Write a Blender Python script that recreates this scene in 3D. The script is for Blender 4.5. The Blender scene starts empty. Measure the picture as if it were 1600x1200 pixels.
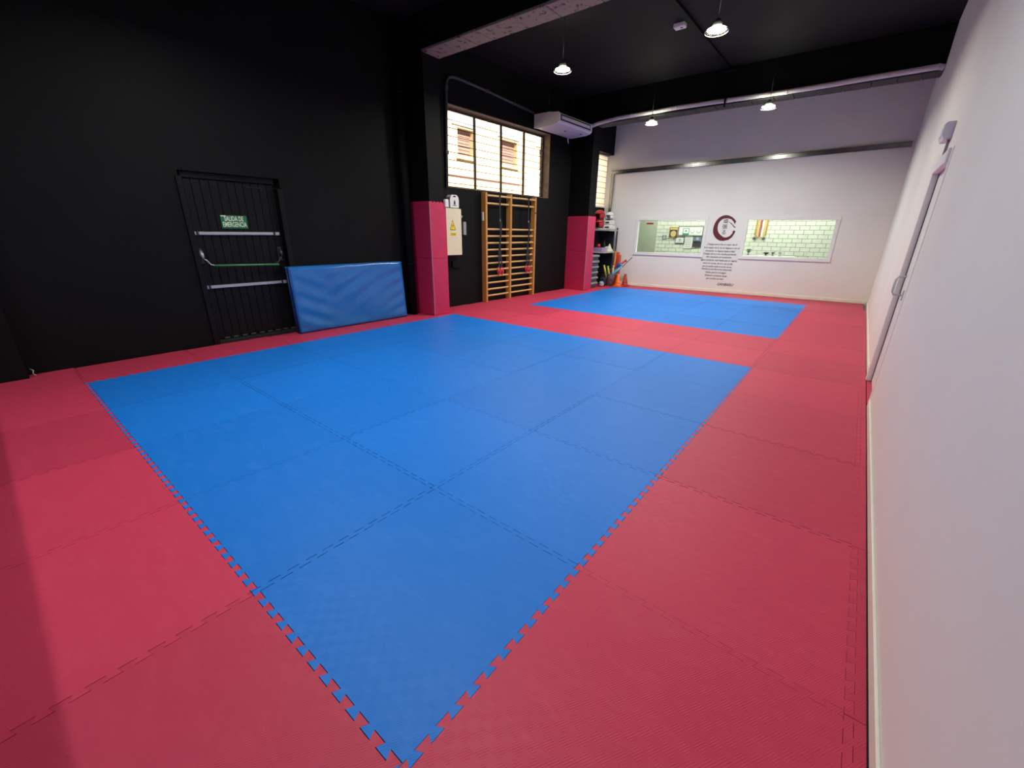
import bpy, math, random
from mathutils import Vector, Matrix

random.seed(7)
SC = bpy.context.scene
COL = SC.collection

# ------------------------------------------------------------------ camera
CAM_POS = Vector((0.694, -0.390, 1.457))
YAW, PITCH, ROLL, FPX = 0.67144, -0.35080, 0.013235, 649.6
_r = Vector((math.cos(YAW), math.sin(YAW), 0))
_f = Vector((-math.sin(YAW) * math.cos(PITCH), math.cos(YAW) * math.cos(PITCH), math.sin(PITCH)))
_u = _r.cross(_f)
_r2 = _r * math.cos(ROLL) + _u * math.sin(ROLL)
_u2 = -_r * math.sin(ROLL) + _u * math.cos(ROLL)
cam_data = bpy.data.cameras.new('camera')
cam_data.sensor_width = 36.0
cam_data.lens = FPX / 1600 * 36.0
cam_data.clip_start = 0.02
cam = bpy.data.objects.new('camera', cam_data)
COL.objects.link(cam)
M = Matrix.Identity(4)
for i in range(3):
    M[i][0], M[i][1], M[i][2], M[i][3] = _r2[i], _u2[i], -_f[i], CAM_POS[i]
cam.matrix_world = M
SC.camera = cam

# ------------------------------------------------------------------ world, sun, exposure
world = bpy.data.worlds.new('sky')
SC.world = world
world.use_nodes = True
_nt = world.node_tree
_bg = _nt.nodes['Background']
_sky = _nt.nodes.new('ShaderNodeTexSky')
_sky.sky_type = 'NISHITA'
_sky.sun_disc = False
_sky.sun_elevation = math.radians(48)
_sky.sun_rotation = math.radians(90)
_nt.links.new(_sky.outputs['Color'], _bg.inputs['Color'])
_bg.inputs['Strength'].default_value = 0.16
sun_d = bpy.data.lights.new('sun', 'SUN')
sun_d.energy = 12.0
sun_d.angle = math.radians(0.6)
sun_d.color = (1.0, 0.95, 0.86)
sun = bpy.data.objects.new('sun', sun_d)
COL.objects.link(sun)
sun.rotation_euler = Vector((-0.70, 0.12, -0.72)).to_track_quat('-Z', 'Y').to_euler()
sun.location = (6, 0, 12)
LAMP_W = 47.0
LAMP_COL = (0.985, 0.985, 0.88)
VS = SC.view_settings
VS.view_transform = 'Standard'
VS.look = 'None'
VS.exposure = 0.53
VS.gamma = 1.0
VS.use_curve_mapping = False
SC.cycles.max_bounces = 8
SC.cycles.caustics_reflective = False
SC.cycles.caustics_refractive = False

# ------------------------------------------------------------------ materials
MATS = {}


def nodes_of(name):
    m = bpy.data.materials.new(name)
    m.use_nodes = True
    nt = m.node_tree
    return m, nt, nt.nodes['Principled BSDF']


def pm(name, col, rough=0.5, metal=0.0, var=0.08, scale=6.0, bump=0.0, bscale=60.0, bdist=0.002, spec=0.5, coat=0.0):
    """principled material with noise-driven colour variation and fine relief"""
    if name in MATS:
        return MATS[name]
    m, nt, b = nodes_of(name)
    N, L = nt.nodes, nt.links
    b.inputs['Roughness'].default_value = rough
    b.inputs['Metallic'].default_value = metal
    b.inputs['Specular IOR Level'].default_value = spec
    b.inputs['Coat Weight'].default_value = coat
    geo = N.new('ShaderNodeNewGeometry')
    nz = N.new('ShaderNodeTexNoise')
    nz.inputs['Scale'].default_value = scale
    nz.inputs['Detail'].default_value = 4
    L.new(geo.outputs['Position'], nz.inputs['Vector'])
    mp = N.new('ShaderNodeMapRange')
    mp.inputs['From Min'].default_value = 0.3
    mp.inputs['From Max'].default_value = 0.7
    mp.inputs['To Min'].default_value = 1 - var
    mp.inputs['To Max'].default_value = 1 + var
    L.new(nz.outputs['Fac'], mp.inputs['Value'])
    mx = N.new('ShaderNodeVectorMath')
    mx.operation = 'SCALE'
    mx.inputs[0].default_value = col[:3]
    L.new(mp.outputs['Result'], mx.inputs['Scale'])
    L.new(mx.outputs['Vector'], b.inputs['Base Color'])
    if bump > 0:
        n2 = N.new('ShaderNodeTexNoise')
        n2.inputs['Scale'].default_value = bscale
        n2.inputs['Detail'].default_value = 5
        L.new(geo.outputs['Position'], n2.inputs['Vector'])
        bp = N.new('ShaderNodeBump')
        bp.inputs['Strength'].default_value = bump
        bp.inputs['Distance'].default_value = bdist
        L.new(n2.outputs['Fac'], bp.inputs['Height'])
        L.new(bp.outputs['Normal'], b.inputs['Normal'])
    MATS[name] = m
    return m


def emit(name, col, strength):
    if name in MATS:
        return MATS[name]
    m, nt, b = nodes_of(name)
    b.inputs['Base Color'].default_value = (*col, 1)
    b.inputs['Emission Color'].default_value = (*col, 1)
    b.inputs['Emission Strength'].default_value = strength
    MATS[name] = m
    return m


def glass(name, tint=(1, 1, 1), gloss=0.10):
    if name in MATS:
        return MATS[name]
    m = bpy.data.materials.new(name)
    m.use_nodes = True
    nt = m.node_tree
    N, L = nt.nodes, nt.links
    N.remove(N['Principled BSDF'])
    out = N['Material Output']
    tr = N.new('ShaderNodeBsdfTransparent')
    tr.inputs['Color'].default_value = (*tint, 1)
    gl = N.new('ShaderNodeBsdfGlossy')
    gl.inputs['Roughness'].default_value = 0.02
    lw = N.new('ShaderNodeLayerWeight')
    pw = N.new('ShaderNodeMath')
    pw.operation = 'POWER'
    pw.inputs[1].default_value = 5.0
    L.new(lw.outputs['Facing'], pw.inputs[0])
    mu = N.new('ShaderNodeMath')
    mu.operation = 'MULTIPLY_ADD'
    mu.inputs[1].default_value = 0.9
    mu.inputs[2].default_value = gloss * 0.3
    mu.use_clamp = True
    mix = N.new('ShaderNodeMixShader')
    L.new(pw.outputs['Value'], mu.inputs[0])
    L.new(mu.outputs['Value'], mix.inputs['Fac'])
    L.new(tr.outputs['BSDF'], mix.inputs[1])
    L.new(gl.outputs['BSDF'], mix.inputs[2])
    L.new(mix.outputs['Shader'], out.inputs['Surface'])
    MATS[name] = m
    return m


def mat_foam(name, col, scuff, tone_rng):
    """foam puzzle mat: woven tatami relief, scuffs, slight tone change from tile to tile"""
    m, nt, b = nodes_of(name)
    N, L = nt.nodes, nt.links
    geo = N.new('ShaderNodeNewGeometry')
    pos = geo.outputs['Position']
    oi = N.new('ShaderNodeObjectInfo')
    # tone of the tile
    tone = N.new('ShaderNodeMapRange')
    tone.inputs['To Min'].default_value = tone_rng[0]
    tone.inputs['To Max'].default_value = tone_rng[1]
    L.new(oi.outputs['Random'], tone.inputs['Value'])
    # scuffs: stretched noise in two directions
    def stretched(rot, sx, sy, scale):
        mp = N.new('ShaderNodeMapping')
        mp.inputs['Rotation'].default_value = (0, 0, rot)
        mp.inputs['Scale'].default_value = (sx, sy, 1)
        L.new(pos, mp.inputs['Vector'])
        nz = N.new('ShaderNodeTexNoise')
        nz.inputs['Scale'].default_value = scale
        nz.inputs['Detail'].default_value = 6
        nz.inputs['Roughness'].default_value = 0.65
        L.new(mp.outputs['Vector'], nz.inputs['Vector'])
        return nz.outputs['Fac']
    a = stretched(0.7, 1, 2.6, 5.0)
    c = stretched(-0.5, 1, 3.2, 4.0)
    mxm = N.new('ShaderNodeMath')
    mxm.operation = 'MAXIMUM'
    L.new(a, mxm.inputs[0])
    L.new(c, mxm.inputs[1])
    sc = N.new('ShaderNodeMapRange')
    sc.inputs['From Min'].default_value = 0.52
    sc.inputs['From Max'].default_value = 0.80
    sc.inputs['To Min'].default_value = 0.0
    sc.inputs['To Max'].default_value = scuff
    L.new(mxm.outputs['Value'], sc.inputs['Value'])
    base = N.new('ShaderNodeVectorMath')
    base.operation = 'SCALE'
    base.inputs[0].default_value = col
    L.new(tone.outputs['Result'], base.inputs['Scale'])
    mix = N.new('ShaderNodeMix')
    mix.data_type = 'RGBA'
    L.new(sc.outputs['Result'], mix.inputs['Factor'])
    L.new(base.outputs['Vector'], mix.inputs['A'])
    mix.inputs['B'].default_value = (min(1, col[0] * 1.5 + 0.10), min(1, col[1] * 1.5 + 0.10), min(1, col[2] * 1.3 + 0.10), 1)
    L.new(mix.outputs['Result'], b.inputs['Base Color'])
    # woven relief: strokes alternating in direction between small squares
    ck = N.new('ShaderNodeTexChecker')
    ck.inputs['Scale'].default_value = 28.0
    ck.inputs['Color1'].default_value = (1, 1, 1, 1)
    ck.inputs['Color2'].default_value = (0, 0, 0, 1)
    cm = N.new('ShaderNodeMapping')
    cm.inputs['Location'].default_value = (0.013, 0.017, 0.5)
    cm.inputs['Scale'].default_value = (1, 1, 0)
    L.new(pos, cm.inputs['Vector'])
    L.new(cm.outputs['Vector'], ck.inputs['Vector'])
    ws = []
    for ang, amp in ((0.55, 1.0), (0.55, 0.12)):
        w = N.new('ShaderNodeTexWave')
        w.inputs['Scale'].default_value = 44.0
        mp = N.new('ShaderNodeMapping')
        mp.inputs['Rotation'].default_value = (0, 0, ang)
        L.new(pos, mp.inputs['Vector'])
        L.new(mp.outputs['Vector'], w.inputs['Vector'])
        mu = N.new('ShaderNodeMath')
        mu.operation = 'MULTIPLY'
        mu.inputs[1].default_value = amp
        L.new(w.outputs['Fac'], mu.inputs[0])
        ws.append(mu.outputs['Value'])
    hm = N.new('ShaderNodeMix')
    L.new(ck.outputs['Fac'], hm.inputs['Factor'])
    L.new(ws[0], hm.inputs['A'])
    L.new(ws[1], hm.inputs['B'])
    bp = N.new('ShaderNodeBump')
    bp.inputs['Strength'].default_value = 0.35
    bp.inputs['Distance'].default_value = 0.0012
    L.new(hm.outputs['Result'], bp.inputs['Height'])
    L.new(bp.outputs['Normal'], b.inputs['Normal'])
    b.inputs['Roughness'].default_value = 0.48
    b.inputs['Specular IOR Level'].default_value = 0.24
    MATS[name] = m
    return m


def mat_worn(name, col, chip, amount, scale):
    """old paint with dark chips and cracks"""
    m, nt, b = nodes_of(name)
    N, L = nt.nodes, nt.links
    geo = N.new('ShaderNodeNewGeometry')
    nz = N.new('ShaderNodeTexNoise')
    nz.inputs['Scale'].default_value = scale
    nz.inputs['Detail'].default_value = 8
    nz.inputs['Roughness'].default_value = 0.7
    L.new(geo.outputs['Position'], nz.inputs['Vector'])
    cr = N.new('ShaderNodeMapRange')
    cr.inputs['From Min'].default_value = amount
    cr.inputs['From Max'].default_value = amount + 0.05
    L.new(nz.outputs['Fac'], cr.inputs['Value'])
    mix = N.new('ShaderNodeMix')
    mix.data_type = 'RGBA'
    L.new(cr.outputs['Result'], mix.inputs['Factor'])
    mix.inputs['A'].default_value = (*col, 1)
    mix.inputs['B'].default_value = (*chip, 1)
    L.new(mix.outputs['Result'], b.inputs['Base Color'])
    bp = N.new('ShaderNodeBump')
    bp.inputs['Strength'].default_value = 0.6
    bp.inputs['Distance'].default_value = 0.006
    L.new(nz.outputs['Fac'], bp.inputs['Height'])
    L.new(bp.outputs['Normal'], b.inputs['Normal'])
    b.inputs['Roughness'].default_value = 0.7
    MATS[name] = m
    return m


def mat_wood(name, col, dark):
    m, nt, b = nodes_of(name)
    N, L = nt.nodes, nt.links
    geo = N.new('ShaderNodeNewGeometry')
    mp = N.new('ShaderNodeMapping')
    mp.inputs['Scale'].default_value = (30, 30, 2.0)
    L.new(geo.outputs['Position'], mp.inputs['Vector'])
    nz = N.new('ShaderNodeTexNoise')
    nz.inputs['Scale'].default_value = 2.0
    nz.inputs['Detail'].default_value = 5
    L.new(mp.outputs['Vector'], nz.inputs['Vector'])
    mix = N.new('ShaderNodeMix')
    mix.data_type = 'RGBA'
    L.new(nz.outputs['Fac'], mix.inputs['Factor'])
    mix.inputs['A'].default_value = (*col, 1)
    mix.inputs['B'].default_value = (*dark, 1)
    L.new(mix.outputs['Result'], b.inputs['Base Color'])
    b.inputs['Roughness'].default_value = 0.4
    MATS[name] = m
    return m


BLACK = pm('black_wall_paint', (0.0029, 0.0028, 0.0031), 0.62, var=0.2, scale=2.5, bump=0.25, bscale=45, bdist=0.004, spec=0.16)
CEIL = pm('black_ceiling_paint', (0.011, 0.0104, 0.0108), 0.7, var=0.15, scale=1.5, bump=0.2, bscale=30, bdist=0.004, spec=0.2)
WHITE = pm('white_wall_paint', (0.79, 0.775, 0.735), 0.6, var=0.025, scale=1.2, bump=0.15, bscale=25, bdist=0.003)
SKIRT = pm('cream_skirting', (0.80, 0.78, 0.68), 0.4, var=0.04)
TRIMW = pm('white_frame', (0.80, 0.80, 0.78), 0.35, var=0.03)
CONC = pm('grey_concrete', (0.20, 0.19, 0.19), 0.8, var=0.15, bump=0.3)
BLUE = mat_foam('blue_foam', (0.008, 0.170, 0.630), 0.15, (0.96, 1.04))
RED = mat_foam('red_foam', (0.520, 0.041, 0.090), 0.12, (0.90, 1.07))
PAD = pm('crimson_foam_pad', (0.52, 0.020, 0.085), 0.5, var=0.06, scale=9, bump=0.25, bscale=220, bdist=0.001)
PADEDGE = pm('pale_foam_edge', (0.50, 0.16, 0.20), 0.7, var=0.08)
VINYL = pm('blue_vinyl', (0.014, 0.145, 0.45), 0.24, var=0.06, scale=5, bump=0.12, bscale=9, bdist=0.02)
NAVY = pm('navy_piping', (0.006, 0.03, 0.16), 0.45)
DOORB = pm('black_door_paint', (0.0042, 0.0036, 0.0044), 0.42, var=0.2, scale=8, bump=0.1, spec=0.2)
GROOVE = pm('dark_gap', (0.004, 0.004, 0.004), 0.8)
STEEL = pm('brushed_steel', (0.52, 0.53, 0.56), 0.35, metal=0.6, var=0.05)
GALV = pm('galvanised_channel', (0.28, 0.28, 0.27), 0.22, metal=0.9, var=0.12, scale=10)
GREENBAR = pm('green_tube', (0.05, 0.22, 0.075), 0.35)
SIGNG = pm('sign_green', (0.012, 0.15, 0.06), 0.4)
SIGNW = pm('sign_letters', (0.72, 0.80, 0.56), 0.5)
WOOD = mat_wood('varnished_beech', (0.55, 0.28, 0.075), (0.40, 0.18, 0.04))
RUNG = mat_wood('pale_beech', (0.72, 0.46, 0.18), (0.60, 0.35, 0.11))
CREAM = pm('cream_metal', (0.74, 0.70, 0.50), 0.4, var=0.03)
YELLOW = pm('warning_yellow', (0.85, 0.66, 0.02), 0.4)
INK = pm('black_ink', (0.012, 0.012, 0.013), 0.6)
PLASTW = pm('white_plastic', (0.76, 0.76, 0.76), 0.35, var=0.03)
PLASTL = pm('lilac_white_plastic', (0.70, 0.68, 0.75), 0.35, var=0.03)
DARKP = pm('dark_plastic', (0.02, 0.02, 0.022), 0.45)
CONDUIT = pm('grey_conduit', (0.060, 0.066, 0.066), 0.45)
PIPEW = pm('white_insulated_pipe', (0.66, 0.62, 0.64), 0.85, var=0.06, scale=12, spec=0.15)
BROWN = pm('brown_reveal', (0.20, 0.135, 0.10), 0.75, var=0.25, scale=14, bump=0.5, bscale=40)
BARB = pm('dark_window_bar', (0.060, 0.034, 0.022), 0.5)
STRAP = pm('black_webbing', (0.010, 0.010, 0.013), 0.75)
REDR = pm('red_rubber', (0.50, 0.012, 0.035), 0.4)
MAROON = pm('maroon_vinyl', (0.115, 0.010, 0.016), 0.5, var=0.12, scale=20)
TEXTB = pm('black_vinyl_letters', (0.035, 0.020, 0.026), 0.5)
BRICKW = pm('white_painted_brick', (0.76, 0.79, 0.69), 0.6, var=0.05, scale=7, bump=0.3, bscale=50)
MORTAR = pm('grey_mortar', (0.26, 0.30, 0.23), 0.8)
PANELG = pm('pale_green_panel', (0.46, 0.52, 0.40), 0.6, var=0.03)
WORN = mat_worn('worn_board_paint', (0.33, 0.275, 0.205), (0.025, 0.018, 0.016), 0.555, 11.0)
WORND = mat_worn('worn_dark_board', (0.035, 0.033, 0.034), (0.012, 0.012, 0.012), 0.6, 9.0)
GLASS = glass('window_glass', (0.97, 1.0, 0.97), 0.10)
LAMPGLASS = glass('lamp_glass', (0.95, 0.97, 0.88), 0.10)
FROST, _nt2, _b2 = nodes_of('frosted_glass')
_tl = _nt2.nodes.new('ShaderNodeBsdfTranslucent')
_tl.inputs['Color'].default_value = (0.95, 0.96, 1.0, 1)
_nt2.links.new(_tl.outputs['BSDF'], _nt2.nodes['Material Output'].inputs['Surface'])
_nt2.nodes.remove(_b2)
LED = emit('lamp_diffuser', (1.0, 0.98, 0.86), 26.0)

# ------------------------------------------------------------------ frames
LS = 0.0255
LWF = Matrix.Translation((-5.76, 0, 0)) @ Matrix.Rotation(-math.atan(LS), 4, 'Z')     # left wall: x out of the wall, y along it
FWF = Matrix.Translation((1.01, 12.178, 0)) @ Matrix.Rotation(math.radians(5.0), 4, 'Z')  # far wall: x along it, -y into the hall
IDF = Matrix.Identity(4)


def wx(y):
    return -5.76 + LS * y


def fy(x):
    return 12.178 + (x - 1.01) * math.tan(math.radians(5.0))


# ------------------------------------------------------------------ mesh helpers
class MB:
    def __init__(self, off=(0, 0, 0)):
        self.v, self.f, self.o, self.smooth = [], [], Vector(off), set()

    def add(self, verts, faces, smooth=False):
        n = len(self.v)
        self.v += [Vector(p) - self.o for p in verts]
        for f in faces:
            if smooth:
                self.smooth.add(len(self.f))
            self.f.append([n + i for i in f])
        return self

    def box(self, x0, x1, y0, y1, z0, z1, bev=0.0):
        if bev <= 0:
            vs = [(x, y, z) for z in (z0, z1) for y in (y0, y1) for x in (x0, x1)]
            return self.add(vs, [(0, 2, 3, 1), (4, 5, 7, 6), (0, 1, 5, 4), (2, 6, 7, 3), (0, 4, 6, 2), (1, 3, 7, 5)])
        # chamfered box
        b = min(bev, (x1 - x0) / 2.01, (y1 - y0) / 2.01, (z1 - z0) / 2.01)
        rings = []
        for z, i in ((z0, b), (z0 + b, 0), (z1 - b, 0), (z1, b)):
            xa, xb, ya, yb = x0 + i, x1 - i, y0 + i, y1 - i
            c = b if i == 0 else b * 0.5
            rings.append([(xa + c, ya, z), (xb - c, ya, z), (xb, ya + c, z), (xb, yb - c, z),
                          (xb - c, yb, z), (xa + c, yb, z), (xa, yb - c, z), (xa, ya + c, z)])
        vs = [p for r in rings for p in r]
        fs = [tuple(range(7, -1, -1)), tuple(range(24, 32))]
        for k in range(3):
            for j in range(8):
                fs.append((k * 8 + j, k * 8 + (j + 1) % 8, k * 8 + 8 + (j + 1) % 8, k * 8 + 8 + j))
        return self.add(vs, fs)

    def prism(self, poly, a0, a1, axis='z'):
        """poly in the two other axes, extruded along axis (cyclic order x,y / y,z / z,x)"""
        n = len(poly)
        area = sum(poly[i][0] * poly[(i + 1) % n][1] - poly[(i + 1) % n][0] * poly[i][1] for i in range(n))
        if area < 0:
            poly = poly[::-1]
        def pt(p, a):
            return {'z': (p[0], p[1], a), 'x': (a, p[0], p[1]), 'y': (p[1], a, p[0])}[axis]
        vs = [pt(p, a0) for p in poly] + [pt(p, a1) for p in poly]
        fs = [tuple(range(n - 1, -1, -1)), tuple(range(n, 2 * n))]
        fs += [(i, (i + 1) % n, n + (i + 1) % n, n + i) for i in range(n)]
        return self.add(vs, fs)

    def tube(self, pts, r, n=10, close=True):
        pts = [Vector(p) for p in pts]
        rs = r if isinstance(r, (list, tuple)) else [r] * len(pts)
        vs, up = [], None
        for i, p in enumerate(pts):
            d = (pts[min(i + 1, len(pts) - 1)] - pts[max(i - 1, 0)]).normalized()
            if up is None:
                up = Vector((0, 0, 1)) if abs(d.z) < 0.9 else Vector((1, 0, 0))
            a = d.cross(up)
            if a.length < 1e-4:
                a = d.orthogonal()
            a.normalize()
            b = a.cross(d)
            up = b
            vs += [p + (a * math.cos(t) + b * math.sin(t)) * rs[i] for t in [2 * math.pi * k / n for k in range(n)]]
        fs = []
        for i in range(len(pts) - 1):
            for k in range(n):
                fs.append((i * n + k, i * n + n + k, i * n + n + (k + 1) % n, i * n + (k + 1) % n))
        self.add(vs, fs, smooth=True)
        if close:
            e = len(self.v)
            self.f.append([e - len(vs) + k for k in range(n)])
            self.f.append([e - n + k for k in range(n - 1, -1, -1)])
        return self

    def lathe(self, prof, c=(0, 0, 0), n=20, smooth=True, caps=True):
        vs = []
        for r, z in prof:
            vs += [(c[0] + r * math.cos(2 * math.pi * k / n), c[1] + r * math.sin(2 * math.pi * k / n), c[2] + z) for k in range(n)]
        fs = []
        for i in range(len(prof) - 1):
            for k in range(n):
                fs.append((i * n + k, i * n + (k + 1) % n, i * n + n + (k + 1) % n, i * n + n + k))
        self.add(vs, fs, smooth)
        e = len(self.v)
        if not caps:
            return self
        if prof[0][0] > 1e-5:
            self.f.append([e - len(vs) + k for k in range(n - 1, -1, -1)])
        if prof[-1][0] > 1e-5:
            self.f.append([e - n + k for k in range(n)])
        return self

    def ball(self, c, r, sx=1, sy=1, sz=1, n=14):
        vs = [(c[0], c[1], c[2] - r * sz)]
        m = n // 2
        for i in range(1, m):
            a = -math.pi / 2 + math.pi * i / m
            for k in range(n):
                t = 2 * math.pi * k / n
                vs.append((c[0] + r * sx * math.cos(a) * math.cos(t), c[1] + r * sy * math.cos(a) * math.sin(t), c[2] + r * sz * math.sin(a)))
        vs.append((c[0], c[1], c[2] + r * sz))
        fs = []
        for k in range(n):
            fs.append((0, 1 + (k + 1) % n, 1 + k))
            e = 1 + (m - 2) * n
            fs.append((len(vs) - 1, e + k, e + (k + 1) % n))
        for i in range(m - 2):
            for k in range(n):
                a = 1 + i * n
                fs.append((a + k, a + (k + 1) % n, a + n + (k + 1) % n, a + n + k))
        return self.add(vs, fs, True)

    def mesh(self, name, mat):
        me = bpy.data.meshes.new(name)
        me.from_pydata([tuple(p) for p in self.v], [], self.f)
        if self.smooth:
            fl = [i in self.smooth for i in range(len(self.f))]
            me.polygons.foreach_set('use_smooth', fl)
        me.materials.append(mat)
        me.update()
        return me

    def build(self, name, mat, parent=None, frame=None):
        """one mesh object; a top-level one stands at its offset in the given frame"""
        o = bpy.data.objects.new(name, self.mesh(name, mat))
        COL.objects.link(o)
        if parent is not None:
            o.parent = parent
        else:
            o.matrix_world = (frame or IDF) @ Matrix.Translation(self.o)
        return o


def tag(o, label, cat, group=None):
    o['label'] = label
    o['category'] = cat
    if group:
        o['group'] = group
    return o


def struct(o):
    o['kind'] = 'structure'
    return o


def thing(name, label, cat, at=(0, 0, 0), frame=None, group=None):
    o = bpy.data.objects.new(name, None)
    o.empty_display_size = 0.1
    COL.objects.link(o)
    o.matrix_world = (frame or IDF) @ Matrix.Translation(at)
    return tag(o, label, cat, group)


def link_copy(src, parent, loc=None):
    c = src.copy()
    COL.objects.link(c)
    c.parent = parent
    if loc is not None:
        c.location = loc
    return c


def copy_thing(root, loc, label):
    r = root.copy()
    COL.objects.link(r)
    r.location = loc
    r['label'] = label
    for ch in root.children:
        c = ch.copy()
        COL.objects.link(c)
        c.parent = r
        for g in ch.children:
            d = g.copy()
            COL.objects.link(d)
            d.parent = c
    return r


def text_mesh(name, body, size, mat, M4, shear=0.0, align='CENTER', extrude=0.0006, width=None, bold=0.0, res=3):
    """lettering as a flat raised mesh; M4 carries text space (x right, y up, z towards the reader)"""
    cu = bpy.data.curves.new(name, 'FONT')
    cu.body = body
    cu.size = size
    cu.shear = shear
    cu.align_x = align
    cu.align_y = 'CENTER'
    cu.extrude = extrude
    cu.offset = bold
    cu.resolution_u = res
    tmp = bpy.data.objects.new(name, cu)
    COL.objects.link(tmp)
    dg = bpy.context.evaluated_depsgraph_get()
    me = bpy.data.meshes.new_from_object(tmp.evaluated_get(dg))
    bpy.data.objects.remove(tmp)
    bpy.data.curves.remove(cu)
    if width and len(me.vertices):
        xs = [v.co.x for v in me.vertices]
        k = width / max(1e-6, max(xs) - min(xs))
        for v in me.vertices:
            v.co.x *= k
    me.transform(M4)
    me.materials.clear()
    me.materials.append(mat)
    me.name = name
    return me


def mesh_obj(name, me, parent=None, M4=None):
    o = bpy.data.objects.new(name, me)
    COL.objects.link(o)
    if parent is not None:
        o.parent = parent
    if M4 is not None:
        o.matrix_world = M4
    return o


T_LEFT = Matrix(((0, 0, 1, 0), (1, 0, 0, 0), (0, 1, 0, 0), (0, 0, 0, 1)))     # text on the left wall, read from the hall
T_FAR = Matrix(((1, 0, 0, 0), (0, 0, -1, 0), (0, 1, 0, 0), (0, 0, 0, 1)))     # text on the far wall

# ================================================================== structure
ZC = 4.47          # ceiling height
# sub-floor
struct(MB().box(-6.3, 1.4, -4.6, 12.6, -0.25, -0.026).build('floor', CONC))
# ceiling slab
struct(MB().box(-6.3, 1.4, -4.6, 14.6, ZC, ZC + 0.3).build('ceiling', CEIL))


def holed(mb, a0, a1, z0, z1, holes, t0, t1, axis):
    """wall slab between t0..t1 with rectangular holes (a,b,za,zb); axis = direction along the wall"""
    aa = sorted({a0, a1, *[h[0] for h in holes], *[h[1] for h in holes]})
    zz = sorted({z0, z1, *[h[2] for h in holes], *[h[3] for h in holes]})
    for i in range(len(aa) - 1):
        for j in range(len(zz) - 1):
            ca, cz = (aa[i] + aa[i + 1]) / 2, (zz[j] + zz[j + 1]) / 2
            if any(h[0] < ca < h[1] and h[2] < cz < h[3] for h in holes):
                continue
            if axis == 'y':
                mb.box(t0, t1, aa[i], aa[i + 1], zz[j], zz[j + 1])
            else:
                mb.box(aa[i], aa[i + 1], t0, t1, zz[j], zz[j + 1])
    return mb


# left wall (black): emergency door recess, two windows
D0, D1, DZ = 1.37, 2.50, 2.09
W1 = (5.55, 8.77, 2.23, 3.59)
W2 = (10.35, 11.62, 2.15, 3.50)
struct(holed(MB(), -4.6, 12.3, -0.25, ZC, [(D0, D1, -0.03, DZ), W1, W2], -0.28, 0.0, 'y').build('wall_left', BLACK, frame=LWF))
# brown soffit and side lining of the big window
lin = MB()
lin.box(-0.262, -0.002, W1[0], W1[1], W1[3] - 0.012, W1[3])
lin.box(-0.262, -0.002, W1[1] - 0.012, W1[1], W1[2], W1[3] - 0.012)
lin.box(-0.262, -0.002, W1[0], W1[1], W1[2], W1[2] + 0.01)
struct(lin.build('trim_1', BROWN, frame=LWF))
# pilaster and wall columns
struct(MB().box(wx(0) - 0.05, -5.60, -0.95, -0.335, -0.03, ZC).build('column', BLACK))
struct(MB().box(wx(4.7) - 0.05, -5.155, 4.675, 4.995, -0.03, ZC).build('column', BLACK))
struct(MB().box(wx(9.7) - 0.05, -4.915, 9.695, 10.03, -0.03, ZC).build('column', BLACK))
# bulkhead above the corner window
struct(MB().box(-5.62, -5.31, 10.03, 11.63, 3.50, ZC).build('bulkhead', BLACK))
# beams with board-marked undersides
b1 = struct(MB((-2.3, 4.83, 4.0)).box(-5.75, 1.06, 4.65, 5.02, 4.02, ZC).build('ceiling_beam', BLACK))
xs = [-5.155, -4.30, -4.02, -3.39, -2.89, -2.30, -1.75, -1.2, -0.6, 0.0, 0.55, 1.055]
for i in range(len(xs) - 1):
    dz = random.uniform(0, 0.007)
    mb = MB((-2.3, 4.83, 4.0))
    mb.box(xs[i] + 0.006, xs[i + 1] - 0.006, 4.655 + random.uniform(0, 0.012), 5.018, 3.985 + dz, 4.02, 0.005)
    mb.build('board', WORN, b1)
b2 = struct(MB((-2.3, 9.85, 3.86)).box(-5.6, 1.06, 9.67, 10.05, 3.875, ZC).build('ceiling_beam', BLACK))
x = -4.9
while x < 1.0:
    w = random.uniform(0.28, 0.4)
    x1 = min(x + w, 1.055)
    mb = MB((-2.3, 9.85, 3.86))
    mb.box(x + 0.005, x1 - 0.005, 9.675, 10.045, 3.853 + random.uniform(0, 0.006), 3.875, 0.004)
    mb.build('board', WORND, b2)
    x = x1
# right wall (white) with the door recess
RX = 1.06
RD0, RD1, RDZ = 4.47, 5.34, 2.03
struct(holed(MB(), -4.6, 12.6, -0.25, ZC, [(RD0, RD1, -0.03, RDZ)], RX, RX + 0.16, 'y').build('wall_right', WHITE))
# far wall (white) with two observation windows
FW1 = (-5.49, -3.63, 0.90, 1.86)
FW2 = (-2.74, -0.86, 0.90, 1.86)
struct(holed(MB(), -6.9, 0.35, -0.25, ZC, [FW1, FW2], 0.0, 0.14, 'x').build('wall_far', WHITE, frame=FWF))
# wall behind the camera, and an unseen low wall added to cast the floor shadow
struct(MB().box(-6.3, 1.4, -4.6, -4.45, -0.25, ZC).build('wall_near', pm('grey_back_wall', (0.42, 0.42, 0.42), 0.7)))
struct(MB().box(-5.60, 1.06, -1.05, -0.92, 0.001, 0.665).build('unseen_shadow_wall', BLACK))
# skirtings
sk = MB()
sk.box(1.048, RX, -4.4, RD0 - 0.085, 0.0, 0.07, 0.004)
struct(sk.build('baseboard_right', SKIRT))
struct(MB().box(1.048, RX, RD1 + 0.075, 12.15, 0.0, 0.07, 0.004).build('baseboard_right', SKIRT))
struct(MB().box(-6.3, 0.02, -0.014, 0.0, 0.0, 0.075, 0.004).build('baseboard_far', SKIRT, frame=FWF))

# ================================================================== foam mats
TOOTH, AMP, GAP = 12, 0.0130, 0.0012


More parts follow.
